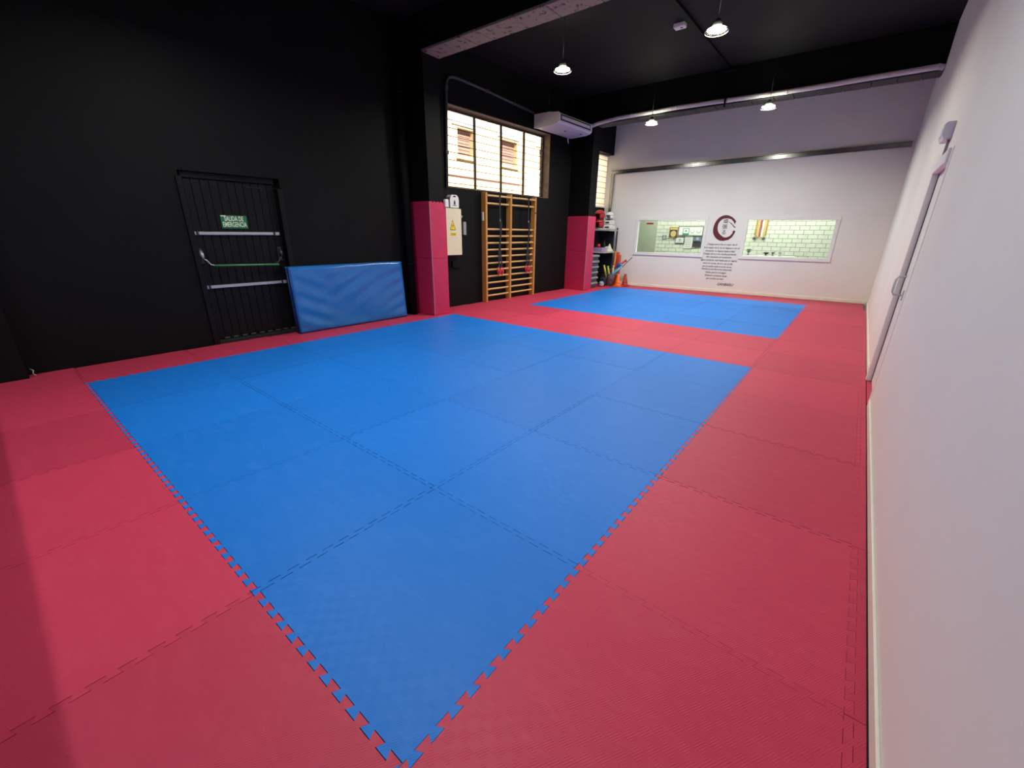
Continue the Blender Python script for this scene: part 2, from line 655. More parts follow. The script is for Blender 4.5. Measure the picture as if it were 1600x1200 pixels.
def edge(a0, a1, c, side, toothed):
    """points along one tile edge from a0 to a1 around the line c; side shifts it by the joint gap"""
    if not toothed:
        return [(a0, c + side * GAP), (a1, c + side * GAP)]
    n = max(2, round(TOOTH * abs(a1 - a0)))
    p = (a1 - a0) / n
    pts = [(a0, c + side * GAP)]
    k = 0.16 * p
    for i in range(n):
        s = a0 + i * p
        h = c + AMP
        l = c - AMP
        pts += [(s + 0.25 * p + k * 0.5, l), (s + 0.25 * p - k * 0.5, h), (s + 0.75 * p + k * 0.5, h), (s + 0.75 * p - k * 0.5, l)]
    pts = [pts[0]] + [(a, b + side * GAP) for a, b in pts[1:]]
    pts[0] = (a0, c - AMP + side * GAP)
    pts.append((a1, c - AMP + side * GAP))
    return pts


tile_cache = {}


def tile_mesh(w, h, flags, mat, far=None):
    """flags = bottom, right, top, left: toothed or straight; far = heights of the two far corners when the wall cuts the tile"""
    key = (round(w, 3), round(h, 3), flags, mat.name, far)
    if key in tile_cache:
        return tile_cache[key]
    hw, hh = w / 2, h / 2
    B = edge(-hw, hw, -hh, 1, flags[0])
    T = edge(-hw, hw, hh, -1, flags[2])
    Lf = [(b, a) for a, b in edge(-hh, hh, -hw, 1, flags[3])]
    Rt = [(b, a) for a, b in edge(-hh, hh, hw, -1, flags[1])]
    # corner points are the joint of the two edges
    if far:
        T = [(-hw, far[0] - hh), (hw, far[1] - hh)]
    bl = (Lf[0][0], B[0][1]); br = (Rt[0][0], B[-1][1]); tl = (Lf[-1][0], T[0][1]); tr = (Rt[-1][0], T[-1][1])
    poly = [bl] + B[1:-1] + [br] + Rt[1:-1] + [tr] + T[::-1][1:-1] + [tl] + Lf[::-1][1:-1]
    mb = MB()
    n = len(poly)
    vs = [(x, y, -0.025) for x, y in poly] + [(x, y, 0.0) for x, y in poly]
    fs = [tuple(range(n, 2 * n))] + [(i, (i + 1) % n, n + (i + 1) % n, n + i) for i in range(n)]
    mb.add(vs, fs)
    me = mb.mesh('mat_tile', mat)
    tile_cache[key] = me
    return me


def place_tile(parent, x0, x1, y0, y1, flags, mat, far=None):
    me = tile_mesh(x1 - x0, y1 - y0, flags, mat, far)
    o = bpy.data.objects.new('mat_tile', me)
    COL.objects.link(o)
    o.parent = parent
    o.location = ((x0 + x1) / 2 + random.uniform(-0.0008, 0.0008), (y0 + y1) / 2 + random.uniform(-0.0008, 0.0008), random.uniform(-0.0008, 0.0))
    return o


near_blue = thing('foam_mat_field', 'large field of blue interlocking foam mats nearest the camera', 'mat')
far_blue = thing('foam_mat_field', 'smaller field of blue interlocking foam mats before the white end wall', 'mat')
red_mats = thing('foam_mat_border', 'red interlocking foam mats surrounding both blue mat fields', 'mat')
TT = (True, True, True, True)
for j in range(-4, 5):
    for i in range(-5, 1):
        blue = -5 <= i <= -1 and 0 <= j <= 4
        place_tile(near_blue if blue else red_mats, i, i + 1, j, j + 1, TT, BLUE if blue else RED)
    place_tile(red_mats, wx(j + 0.5) + (0.165 if j == -1 else 0.02), -5, j, j + 1, (True, True, True, False), RED)
place_tile(red_mats, wx(-0.17) + 0.015, -5.612, -0.332, -0.002, (False, False, False, False), RED)
ROWS = [5.0, 5.93, 6.84, 7.89, 8.94, 9.99, 11.06]
COLS = [-4.62, -3.696, -2.772, -1.848, -0.924, 0.0]
for i in range(-5, 1):                                   # first red row beyond the near field
    place_tile(red_mats, i, i + 1, 5.0, 5.93, (True, True, False, True), RED)
place_tile(red_mats, wx(5.5) + 0.02, -5, 5.0, 5.93, (True, True, False, False), RED)
for j in range(1, len(ROWS) - 1):
    y0, y1 = ROWS[j], ROWS[j + 1]
    fl = (j > 1, True, True, True)
    for i in range(5):
        place_tile(far_blue if j > 1 else red_mats, COLS[i], COLS[i + 1], y0, y1, fl, BLUE if j > 1 else RED)
    place_tile(red_mats, 0.0, 1.0, y0, y1, fl, RED)
    place_tile(red_mats, wx(y0 + 0.5) + 0.02, COLS[0], y0, y1, (j > 1, True, True, False), RED)
for x0, x1 in zip([wx(11.3) + 0.02] + COLS, COLS + [1.0]):  # last row, cut along the slanting end wall
    y0 = ROWS[-1]
    place_tile(red_mats, x0, x1, y0, y0 + 1, (True, x1 < 1.0, False, x0 > -5), RED, far=(round(fy(x0) - 0.02 - y0, 4), round(fy(x1) - 0.02 - y0, 4)))
for j, (y0, y1) in enumerate(zip(list(range(-4, 5)) + ROWS[:-1] , list(range(-3, 6)) + ROWS[1:])):   # narrow edge strips along the right wall
    me = tile_mesh(0.046, y1 - y0, (False, False, False, True), RED)
    o = bpy.data.objects.new('edge_strip', me)
    COL.objects.link(o)
    o.parent = red_mats
    o.location = (1.0214, (y0 + y1) / 2, -0.0002)
# piece of red mat laid into the right-hand doorway
MB((1.11, 5.1, 0)).box(1.05, 1.20, RD0 + 0.015, RD1 - 0.015, -0.025, -0.002).build('door_strip', RED, red_mats).location = (1.11, 5.1, 0)

# ================================================================== emergency door (left wall)
d1 = struct(thing('door_1', 'black boarded emergency exit door with crossbars beside the blue crash mat', 'door', (-0.1, 1.94, 0), LWF))
del d1['category'], d1['label']
O = (-0.1, 1.94, 0)
fr = MB(O)
fr.box(-0.14, 0.028, D0 - 0.035, D0 + 0.03, 0.0, DZ - 0.06, 0.006)
fr.build('door_jamb', DOORB, d1)
fr = MB(O)
fr.box(-0.14, 0.028, D1 - 0.05, D1 + 0.03, 0.0, DZ - 0.12, 0.006)
fr.build('door_jamb', DOORB, d1)
fr = MB(O)
fr.box(-0.14, -0.06, D0 + 0.03, D1 - 0.05, DZ - 0.07, DZ, 0.004)
fr.build('door_head', DOORB, d1)
MB(O).box(-0.14, -0.098, D0 + 0.03, D1 - 0.05, 0.05, DZ - 0.07).build('leaf', GROOVE, d1)
MB(O).box(-0.17, -0.141, D0 + 0.001, D1 - 0.001, -0.03, DZ - 0.001).build('light_stop_plate', GROOVE, d1)  # plate added to stop daylight leaking in round the door
nb, b0, bw = 11, D0 + 0.034, (D1 - D0 - 0.088) / 11
for k in range(nb):
    MB(O).box(-0.098, -0.082, b0 + k * bw + 0.004, b0 + (k + 1) * bw - 0.004, 0.07, DZ - 0.08, 0.003).build('board', DOORB, d1)
sill = MB(O).box(-0.14, 0.0, D0 + 0.03, D1 - 0.05, -0.02, 0.035, 0.004).build('threshold', GROOVE, d1)
for k in range(9):
    MB(O).box(-0.09, -0.078, D0 + 0.12 + k * 0.11, D0 + 0.18 + k * 0.11, 0.045, 0.062).build('vent_slot', CONDUIT, d1)
MB(O).box(-0.082, -0.07, 2.10, 2.30, 1.955, 1.97).build('closer_plate', GROOVE, d1)
for z in (1.392, 0.735):
    bar = MB(O).box(-0.075, -0.045, D0 + 0.085, D1 - 0.165, z - 0.02, z + 0.02, 0.006).build('crossbar', STEEL, d1)
    for sa, sb in ((D0 + 0.022, D0 + 0.062), (D1 - 0.142, D1 - 0.085)):
        MB(O).box(-0.082, -0.043, sa, sb, z - 0.022, z + 0.022, 0.005).build('bar_end', STEEL, bar)
    for sa in (D0 + 0.062, D1 - 0.165):
        MB(O).box(-0.082, -0.048, sa, sa + 0.023, z - 0.03, z + 0.03, 0.004).build('bracket', DARKP, bar)
pb = MB(O).tube([(0.015, D0 + 0.17, 1.005), (0.015, D1 - 0.19, 0.985)], 0.014, 12).build('push_bar', GREENBAR, d1)
for s, sg in ((D0 + 0.06, 1), (D1 - 0.12, -1)):
    h = MB(O)
    h.box(-0.082, -0.045, s - 0.03, s + 0.03, 1.02, 1.22, 0.012)
    h.build('latch_case', DARKP, d1)
    h = MB(O)
    h.tube([(-0.035, s, 1.185), (-0.02, s, 1.14), (-0.01, s + 0.005 * sg, 1.09)], [0.016, 0.026, 0.014], 12)
    h.tube([(-0.01, s + 0.005 * sg, 1.09), (0.004, s + 0.03 * sg, 1.075), (0.015, s + 0.065 * sg, 1.02), (0.015, s + 0.115 * sg, 1.004)], 0.0085, 10)
    h.build('lever_arm', STEEL if sg > 0 else DARKP, d1)
# sign on the door
O = (-0.08, 1.888, 1.533)
es = thing('exit_sign', 'small green emergency exit sign with pale lettering on the black door', 'sign', O, LWF)
MB(O).box(-0.081, -0.076, 1.736, 2.04, 1.453, 1.613, 0.001).build('plate', SIGNG, es)
MB(O).box(-0.076, -0.0755, 1.742, 1.80, 1.598, 1.609).build('maker_mark', SIGNW, es)
mesh_obj('lettering', text_mesh('lettering', 'SALIDA DE', 0.082, SIGNW, Matrix.Translation((0.0045, 0.0, 0.036)) @ T_LEFT, width=0.22, bold=0.0015), es)
mesh_obj('lettering', text_mesh('lettering', 'EMERGENCIA', 0.082, SIGNW, Matrix.Translation((0.0045, 0.0, -0.034)) @ T_LEFT, width=0.275, bold=0.0015), es)

# black downpipe next to the padded column
O = (0.10, 4.50, 0)
dp = thing('downpipe', 'black vertical downpipe on the black wall left of the padded column', 'pipe', O, LWF)
MB(O).tube([(0.10, 4.50, 0.0), (0.10, 4.50, ZC - 0.005)], 0.072, 18).build('pipe', BLACK, dp)
for z in (0.9, 2.2, 3.5):
    MB(O).lathe([(0.073, z - 0.015), (0.080, z - 0.012), (0.080, z + 0.012), (0.073, z + 0.015)], (0.10, 4.50, 0), 18).build('clamp', BLACK, dp)

# ================================================================== folded blue crash mat leaning on the wall
O = (0.2, 3.3, 0)
cm = thing('crash_mat', 'folded blue vinyl crash mat leaning on the black wall by the door', 'mat', O, LWF)
S0, S1, HT, TH = 2.37, 4.27, 0.945, 0.076
LEAN = math.asin(0.06 / HT)


def lean(u, t, s):
    """u up along the mat, t out of its back face"""
    return (0.006 + (1 - u / HT) * 0.06 + t * math.cos(LEAN), s, 0.006 + u * math.cos(LEAN))


def wrinkle(a, b):
    """a along, b up, both 0..1: stretched folds running from the edges of the cover"""
    w = 0.0
    w += 0.0102 * math.sin(26 * (b + 0.9 * a) + 2) * math.exp(-((a - 0.10) / 0.16) ** 2) * (1 - b * 0.6)
    w += 0.0085 * math.sin(24 * (b - 1.0 * a)) * math.exp(-((a - 0.55) / 0.25) ** 2) * math.exp(-((b - 0.75) / 0.3) ** 2)
    w += 0.0085 * math.sin(30 * (b - 0.7 * a)) * math.exp(-((a - 0.96) / 0.12) ** 2)
    w += 0.0068 * math.sin(9 * a + 5 * b)
    return w


for layer, t0 in ((0, 0.0), (1, TH + 0.006)):
    nx, nz = 44, 26
    vs, fs = [], []
    for side in (0, 1):
        for j in range(nz + 1):
            for i in range(nx + 1):
                a, b = i / nx, j / nz
                e = min(a * nx, (1 - a) * nx, b * nz, (1 - b) * nz)
                rnd = 0.007 * max(0, 1 - e / 1.6) ** 2
                t = t0 + (TH - rnd + (wrinkle(a, b) * min(1, e / 2) if layer else 0) if side else rnd)
                vs.append(lean(b * HT, t, S0 + a * (S1 - S0) + (0.012 if layer == 0 else 0) * (0.5 - a)))
    W_ = nx + 1
    P_ = W_ * (nz + 1)
    for j in range(nz):
        for i in range(nx):
            q = j * W_ + i
            fs.append((q, q + W_, q + W_ + 1, q + 1))
            fs.append((P_ + q, P_ + q + 1, P_ + q + W_ + 1, P_ + q + W_))
    for i in range(nx):
        fs.append((i, i + 1, P_ + i + 1, P_ + i))
        q = nz * W_ + i
        fs.append((q, P_ + q, P_ + q + 1, q + 1))
    for j in range(nz):
        q = j * W_
        fs.append((q, P_ + q, P_ + q + W_, q + W_))
        q = j * W_ + nx
        fs.append((q, q + W_, P_ + q + W_, P_ + q))
    MB(O).add(vs, fs, True).build('mat_half', VINYL, cm)
for t_ in (TH + 0.003, 2 * TH + 0.004):
    MB(O).tube([lean(u * HT, t_, S0 - 0.004) for u in (0.01, 0.3, 0.6, 0.985)], 0.008, 8).build('fold_piping', NAVY, cm)
MB(O).tube([lean(HT * 0.99, TH + 0.003, S0 + 0.01), lean(HT * 0.99, TH + 0.003, S1 - 0.01)], 0.006, 8).build('top_piping', VINYL, cm)

# ================================================================== padding on the two columns


def column_pad(label, x_front, x_back, y_near, y_far, top, scallop):
    O = (x_front, y_near, 0)
    t = thing('column_padding', label, 'padding', O)
    th = 0.022
    for z0, z1 in ((0.004, 1.0), (1.004, top)):
        last = z1 == top
        # panel facing the camera side
        MB(O).box(x_back, x_front - th - 0.001, y_near, y_near + th, z0, z1, 0.003).build('pad_panel', PAD, t)
        # panel facing the hall
        if last and scallop:
            n = 5
            p = (y_far - y_near) / n
            poly = [(y_near, z0), (y_far, z0)]
            for k in range(n - 1, -1, -1):
                s = y_near + k * p
                poly += [(s + p, z1 - 0.02), (s + 0.78 * p, z1), (s + 0.30 * p, z1), (s + 0.1 * p, z1 - 0.02)]
            poly.append((y_near, z1 - 0.006))
            MB(O).prism(poly, x_front - th, x_front, 'x').build('pad_panel', PAD, t)
        else:
            MB(O).box(x_front - th, x_front, y_near, y_far, z0, z1, 0.003).build('pad_panel', PAD, t)
        # far side panel
        MB(O).box(x_back, x_front - th - 0.001, y_far - th, y_far, z0, z1, 0.003).build('pad_panel', PAD, t)
    # pale cut edge of the foam along the corner
    MB(O).box(x_front - 0.013, x_front + 0.0012, y_near - 0.0012, y_near + 0.011, 0.004, top - 0.01, 0.001).build('corner_edge', PADEDGE, t)
    return t


column_pad('tall crimson foam padding around the nearer black wall column', -5.130, wx(4.8) + 0.004, 4.650, 5.020, 1.925, True)
column_pad('crimson foam padding around the farther column beside the equipment shelf', -4.890, wx(9.8) + 0.004, 9.670, 10.055, 1.855, False)

# ================================================================== big window with bars
w1 = struct(thing('window_1', 'barred window', 'window', (-0.2, 7.2, 2.24), LWF))
del w1['category'], w1['label']
O = (-0.2, 7.2, 2.24)
GS0, GS1, GZ0, GZ1 = 5.60, 8.755, 2.245, 3.575
f = MB(O)
f.box(-0.225, -0.185, GS0, GS1, GZ0, GZ0 + 0.03)
f.box(-0.225, -0.185, GS0, GS1, GZ1 - 0.035, GZ1)
f.box(-0.225, -0.185, GS0, GS0 + 0.03, GZ0 + 0.03, GZ1 - 0.035)
f.box(-0.225, -0.185, GS1 - 0.035, GS1, GZ0 + 0.03, GZ1 - 0.035)
f.build('window_frame', BARB, w1)
mul = [6.477, 7.267, 8.039]
for s in mul:
    MB(O).box(-0.228, -0.18, s - 0.02, s + 0.02, GZ0 + 0.03, GZ1 - 0.035, 0.004).build('mullion', BARB, w1)
pe = [GS0 + 0.03] + [q for s in mul for q in (s - 0.02, s + 0.02)] + [GS1 - 0.035]
for k in range(4):
    MB(O).box(-0.214, -0.208, pe[2 * k], pe[2 * k + 1], GZ0 + 0.03, GZ1 - 0.035).build('pane', GLASS, w1)
    for q in range(9):
        z = GZ0 + 0.09 + q * 0.133
        MB(O).tube([(-0.197, pe[2 * k], z), (-0.197, pe[2 * k + 1], z)], 0.0065, 8).build('window_bar', BARB, w1)
# corner window
w2 = struct(thing('window_2', 'corner window', 'window', (-0.1, 10.9, 2.15), LWF))
del w2['category'], w2['label']
O = (-0.1, 10.9, 2.15)
f = MB(O)
f.box(-0.045, -0.003, W2[0], W2[1], W2[2], W2[2] + 0.03)
f.box(-0.045, -0.003, W2[0], W2[1], W2[3] - 0.03, W2[3])
f.box(-0.045, -0.003, W2[0], W2[0] + 0.03, W2[2] + 0.03, W2[3] - 0.03)
f.box(-0.045, -0.003, W2[1] - 0.01, W2[1], W2[2] + 0.03, W2[3] - 0.03)
f.build('window_frame', TRIMW, w2)
MB(O).box(-0.030, -0.024, W2[0] + 0.03, W2[1] - 0.01, W2[2] + 0.03, W2[3] - 0.03).build('pane', FROST, w2)
for q in range(9):
    z = W2[2] + 0.10 + q * 0.14
    MB(O).tube([(-0.016, W2[0] + 0.03, z), (-0.016, W2[1] - 0.01, z)], 0.0065, 8).build('window_bar', CONDUIT, w2)

# ================================================================== outside: sunlit building over the street
O = (-10.0, 12.5, -0.5)
bd = thing('building', 'sunlit cream building across the street seen through the barred window', 'building', O)
FAC = pm('cream_render', (0.80, 0.62, 0.36), 0.8, var=0.05, bump=0.2)
FACW = pm('white_render', (0.85, 0.85, 0.84), 0.8, var=0.04)
SHUT = pm('pink_brown_shutter', (0.34, 0.175, 0.145), 0.7, var=0.1)
holed(MB(O), 2, 30, -0.5, 7.5, [(y, y + w, 3.72, 4.50) for y, w in ((8.2, 0.75), (10.15, 0.72), (12.32, 0.86), (14.6, 0.8), (16.8, 0.8), (19, 0.8))], -10.4, -10.0, 'y').build('wall', FAC, bd)
for y, w in ((8.2, 0.75), (10.15, 0.72), (12.32, 0.86), (14.6, 0.8), (16.8, 0.8), (19, 0.8)):
    wn = MB(O).box(-10.2, -10.16, y, y + w, 3.72, 4.50).build('window', SHUT, bd)
    for k in range(8):
        MB(O).box(-10.16, -10.145, y + 0.02, y + w - 0.02, 3.74 + k * 0.095, 3.815 + k * 0.095).build('shutter_slat', SHUT, wn)
    MB(O).box(-10.02, -9.96, y - 0.25, y + w + 0.12, 4.56, 5.15, 0.01).build('lintel', FACW, bd)
    MB(O).box(-10.05, -9.93, y - 0.08, y + w + 0.08, 3.62, 3.70, 0.01).build('window_sill', FAC, bd)
MB(O).box(-10.02, -9.98, 2.1, 13.4, 3.10, 3.16).build('string_course', SHUT, bd)
MB(O).box(-10.02, -9.98, 2.1, 13.4, 2.66, 2.76).build('string_course', SHUT, bd)
MB(O).box(-10.03, -9.97, 13.75, 16.2, -0.4, 3.75, 0.01).build('white_gate', FACW, bd)
struct(MB().box(-14, -6.2, -8, 34, -0.8, -0.5).build('ground', pm('pale_pavement', (0.5, 0.48, 0.44), 0.8, var=0.1)))

# ================================================================== wall bars
O = (0.0, 7.3, 0.0)
wb = thing('wall_bars', 'double wooden wall bars ladder below the barred window', 'wall bars', O, LWF)
for s in (6.455, 7.235, 8.115):
    MB(O).box(0.002, 0.13, s - 0.035 + 0.012, s + 0.035, 0.0, 2.205, 0.006).build('upright', WOOD, wb)
zs = [2.148, 2.003] + [1.503 - 0.1375 * k for k in range(11)]
for k, z in enumerate(zs):
    for sa, sb in ((6.49, 7.212), (7.27, 8.092)):
        o_ = 0.125 if k == 0 else 0.085
        mb = MB(O)
        n = 12
        poly = [(z + 0.019 * math.cos(2 * math.pi * q / n), o_ + 0.015 * math.sin(2 * math.pi * q / n)) for q in range(n)]
        mb.prism(poly, sa, sb, 'y')
        mb.build('rung', RUNG, wb)
MB(O).box(0.13, 0.136, 8.085, 8.145, 1.86, 1.885).build('metal_clip', DARKP, wb)
MB(O).box(0.03, 0.075, 6.414, 6.432, 1.66, 1.83, 0.004).build('paper_tag', PLASTW, wb)


def strap(label, s):
    O = (0.165, s, 0.5)
    t = thing('suspension_strap', label, 'strap', O, LWF, 'suspension straps on the wall bars')
    mb = MB(O)
    mb.box(0.105, 0.165, s - 0.02, s + 0.02, 2.170, 2.176)
    mb.box(0.146, 0.150, s - 0.02, s + 0.02, 1.68, 2.172)
    mb.box(0.100, 0.104, s - 0.02, s + 0.02, 2.08, 2.172)
    mb.build('anchor_webbing', STRAP, t)
    MB(O).tube([(0.152, s - 0.014, 1.68), (0.158, s, 1.71), (0.152, s + 0.014, 1.68), (0.152, s, 1.655), (0.152, s - 0.014, 1.68)], 0.006, 6).build('carabiner', STEEL, t)
    for q, ds in enumerate((-0.022, 0.022)):
        mb = MB(O)
        pts = []
        for i in range(13):
            a = i / 12
            pts.append((0.158 + 0.012 * math.sin(7 * a + q), s + ds * (0.3 + a) + 0.012 * math.sin(5 * a + 2 * q), 1.66 - a * 0.93))
        for i in range(12):
            p0, p1 = pts[i], pts[i + 1]
            w = 0.023
            vs = [(p0[0], p0[1] - w, p0[2]), (p0[0], p0[1] + w, p0[2]), (p1[0], p1[1] + w, p1[2]), (p1[0], p1[1] - w, p1[2])]
            vs += [(x + 0.004, y, z) for x, y, z in vs]
            mb.add(vs, [(0, 3, 2, 1), (4, 5, 6, 7), (0, 1, 5, 4), (1, 2, 6, 5), (2, 3, 7, 6), (3, 0, 4, 7)])
        mb.build('webbing', STRAP, t)
        # red handle with foot cradle
        h = MB(O)
        y0 = pts[-1][1] + ds * 0.8
        h.tube([(0.163, y0 - 0.045, 0.66), (0.17, y0, 0.648), (0.163, y0 + 0.045, 0.66)], 0.019, 10)
        h.tube([(0.163, y0 - 0.045, 0.66), (0.160, y0 - 0.03, 0.71), (0.158, y0, 0.735), (0.160, y0 + 0.03, 0.71), (0.163, y0 + 0.045, 0.66)], 0.008, 8)
        h.tube([(0.168, y0 - 0.04, 0.655), (0.172, y0 - 0.03, 0.59), (0.172, y0, 0.565), (0.172, y0 + 0.03, 0.59), (0.168, y0 + 0.04, 0.655)], 0.013, 8)
        h.build('handle', REDR, t)
    return t


strap('black training strap with red handles on the nearer half of the wall bars', 6.85)
strap('black training strap with red handles on the farther half of the wall bars', 7.83)

# ================================================================== electrical things beside the column
O = (0.075, 5.45, 1.435)
eb = thing('electrical_cabinet', 'cream electrical cabinet with yellow warning triangle behind the padded column', 'cabinet', O, LWF)
MB(O).box(0.001, 0.13, 5.18, 5.735, 1.012, 1.858, 0.006).build('body', CREAM, eb)
dr = MB(O).box(0.131, 0.15, 5.185, 5.73, 1.018, 1.852, 0.005).build('door', CREAM, eb)
MB(O).prism([(5.43, 1.475), (5.575, 1.475), (5.5025, 1.66)], 0.150, 0.1515, 'x').build('warning_triangle', INK, eb)
MB(O).prism([(5.445, 1.484), (5.56, 1.484), (5.5025, 1.64)], 0.1515, 0.1525, 'x').build('warning_field', YELLOW, eb)
MB(O).prism([(5.512, 1.60), (5.488, 1.545), (5.503, 1.545), (5.492, 1.495), (5.520, 1.56), (5.505, 1.56)], 0.1525, 0.1535, 'x').build('lightning_bolt', INK, eb)
MB(O).box(0.150, 0.152, 5.43, 5.578, 1.375, 1.43).build('warning_plate', YELLOW, eb)
for k in range(2):
    MB(O).box(0.152, 0.1525, 5.445, 5.563, 1.386 + k * 0.02, 1.394 + k * 0.02).build('plate_text_line', INK, eb)
MB(O).box(0.13, 0.162, 5.735, 5.75, 1.70, 1.74, 0.003).build('lock', STEEL, eb)
O = (0.06, 5.60, 1.87)
ds = thing('soap_dispenser', 'white wall dispenser with black pictogram above the cream cabinet', 'dispenser', O, LWF)
poly = [(5.485, 1.872), (5.70, 1.872), (5.705, 2.0), (5.69, 2.06), (5.65, 2.095), (5.535, 2.095), (5.495, 2.06), (5.48, 2.0)]
MB(O).prism(poly, 0.001, 0.12, 'x').build('body', PLASTW, ds)
MB(O).box(0.12, 0.124, 5.56, 5.625, 2.055, 2.078, 0.003).build('window_slot', DARKP, ds)
pic = MB(O)
pic.box(0.12, 0.1215, 5.575, 5.615, 1.925, 1.985)
pic.box(0.12, 0.1215, 5.588, 5.602, 1.985, 2.01)
pic.box(0.12, 0.1215, 5.55, 5.64, 1.905, 1.917)
pic.build('pictogram', INK, ds)
O = (0.02, 5.92, 1.51)
tag(MB(O).box(0.001, 0.04, 5.885, 5.965, 1.385, 1.632, 0.006).build('junction_box', pm('grey_box', (0.30, 0.30, 0.30), 0.5), frame=LWF),
    'small grey junction box on the black wall right of the cream cabinet', 'junction box')
O = (0.03, 5.60, 0.83)
tag(MB(O).box(0.001, 0.05, 5.56, 5.78, 0.77, 0.90, 0.008).build('socket_box', BLACK, frame=LWF),
    'black socket box on the wall under the cream cabinet', 'socket')
O = (-5.125, 5.0, 1.9)
tag(MB(O).box(-5.16, -5.10, 4.985, 5.07, 1.84, 1.975, 0.012).build('white_foam_scrap', PLASTW), 'torn white foam scrap on top of the nearer column padding', 'foam')
# conduit round the window
O = (0.03, 5.5, 2.2)
cd = thing('conduit', 'grey conduit bending round the barred window up to the air conditioner', 'conduit', O, LWF)
pts = [(0.032, 5.50, 2.22), (0.032, 5.52, 2.8), (0.032, 5.55, 3.5), (0.032, 5.555, 3.80), (0.032, 5.575, 3.90), (0.032, 5.63, 3.97), (0.032, 5.72, 3.995), (0.032, 5.85, 4.0),
       (0.032, 6.6, 3.972), (0.032, 7.4, 3.925), (0.032, 8.08, 3.885)]
MB(O).tube(pts, 0.026, 10).build('tube', CONDUIT, cd)
for q in (1, 3, 8, 9):
    p = pts[q]
    MB(O).box(0.0, 0.062, p[1] - 0.034, p[1] + 0.034, p[2] - 0.03, p[2] + 0.03, 0.006).build('clip', CONDUIT, cd)

# ================================================================== air conditioner
O = (0.0, 8.74, 3.6)
ac = thing('air_conditioner', 'white ceiling air conditioner unit hung high beside the barred window', 'air conditioner', O, LWF)
A0, A1 = 8.06, 9.42
prof = [(3.60, 0.06), (3.585, 0.16), (3.60, 0.55), (3.625, 0.66), (3.655, 0.70), (3.79, 0.705), (3.815, 0.68), (3.845, 0.30), (3.845, 0.06)]
MB(O).prism(prof, A0 + 0.03, A1 - 0.03, 'y').build('body', PLASTL, ac)
for a, b in ((A0, A0 + 0.03), (A1 - 0.03, A1)):
    pr = [(z + (0.006 if z > 3.7 else -0.006), x_ + (0.006 if x_ > 0.3 else -0.004)) for z, x_ in prof]
    MB(O).prism(pr, a, b, 'y').build('end_cover', PLASTW, ac)
MB(O).box(0.704, 0.709, A0 + 0.07, A1 - 0.07, 3.675, 3.785).build('outlet_slot', DARKP, ac)
MB(O).box(0.707, 0.716, A0 + 0.10, A1 - 0.10, 3.702, 3.760, 0.003).build('louver', PLASTL, ac)
MB(O).box(0.52, 0.56, A1 - 0.24, A1 - 0.18, 3.592, 3.604, 0.003).build('sensor', DARKP, ac)
MB(O).box(0.42, 0.46, A0 + 0.62, A0 + 0.68, 3.588, 3.599, 0.003).build('badge', CONDUIT, ac)
for s in (A0 + 0.2, A1 - 0.2):
    MB(O).box(0.25, 0.36, s - 0.02, s + 0.02, 3.84, 3.90).build('bracket', PLASTW, ac)
    MB(O).tube([(0.3, s, 3.9), (0.3, s, ZC)], 0.006, 8).build('hanger_rod', DARKP, ac)
MB(O).tube([(0.08, A1 - 0.06, 3.60), (0.08, A1 - 0.03, 3.53), (0.06, A1 + 0.02, 3.50)], 0.012, 8).build('drain_stub', PLASTW, ac)
# insulated pipe along the second beam
O = (-2, 9.63, 3.9)
pi_ = thing('insulated_pipe', 'white insulated pipe running along the far ceiling beam', 'pipe', O)
pts = [(-4.90, 9.50, 3.80), (-4.80, 9.58, 3.85), (-4.6, 9.622, 3.885)]
x = -4.3
while x < 1.0:
    pts.append((x, 9.622 + random.uniform(-0.006, 0.006), 3.905 + 0.010 * math.sin(x * 1.7) - 0.004 * x + random.uniform(-0.004, 0.004)))
    x += 0.33
pts.append((1.055, 9.622, 3.885))
MB(O).tube(pts, 0.040, 12).build('pipe', PIPEW, pi_)
for q in range(4, len(pts) - 1, 3):
    MB(O).tube([(pts[q][0] - 0.015, pts[q][1], pts[q][2]), (pts[q][0] + 0.015, pts[q][1], pts[q][2])], 0.043, 12).build('tape_band', PIPEW, pi_)
# black cable tray on the ceiling and down the beam
O = (-2.06, 8.0, ZC)
ct = thing('cable_trunking', 'black cable trunking on the ceiling running down the far beam', 'trunking', O)
MB(O).box(-2.10, -2.03, 5.05, 9.67, ZC - 0.045, ZC - 0.001, 0.004).build('ceiling_run', BLACK, ct)
MB(O).box(-2.065, -1.995, 9.625, 9.669, 3.95, ZC - 0.046, 0.004).build('beam_run', BLACK, ct)
MB(O).tube([(-2.03, 9.60, 3.97), (-2.03, 9.57, 3.88), (-2.03, 9.60, 3.80)], 0.018, 8).build('cable_end', BLACK, ct)
MB(O).box(-2.16, -1.93, 9.56, 9.669, ZC - 0.09, ZC - 0.046, 0.01).build('elbow', BLACK, ct)
O = (-2.24, 7.3, ZC - 0.05)
sd = thing('ceiling_sensor', 'small white box fixed to the ceiling beside the cable trunking', 'sensor', O)
MB(O).box(-2.32, -2.15, 7.24, 7.36, ZC - 0.062, ZC - 0.001, 0.01).build('body', PLASTW, sd)
MB(O).box(-2.22, -2.19, 7.28, 7.31, ZC - 0.066, ZC - 0.06).build('indicator', DARKP, sd)

# ================================================================== pendant lamps
lamp_root = None
lamp_light = bpy.data.lights.new('lamp_light', 'AREA')
lamp_light.shape = 'DISK'
lamp_light.size = 0.17
lamp_light.spread = math.radians(164)
lamp_light.energy = LAMP_W
rear_light = lamp_light.copy()
rear_light.energy = LAMP_W * 0.42
mid_light = lamp_light.copy()
mid_light.energy = LAMP_W * 0.72
lamp_light.color = LAMP_COL


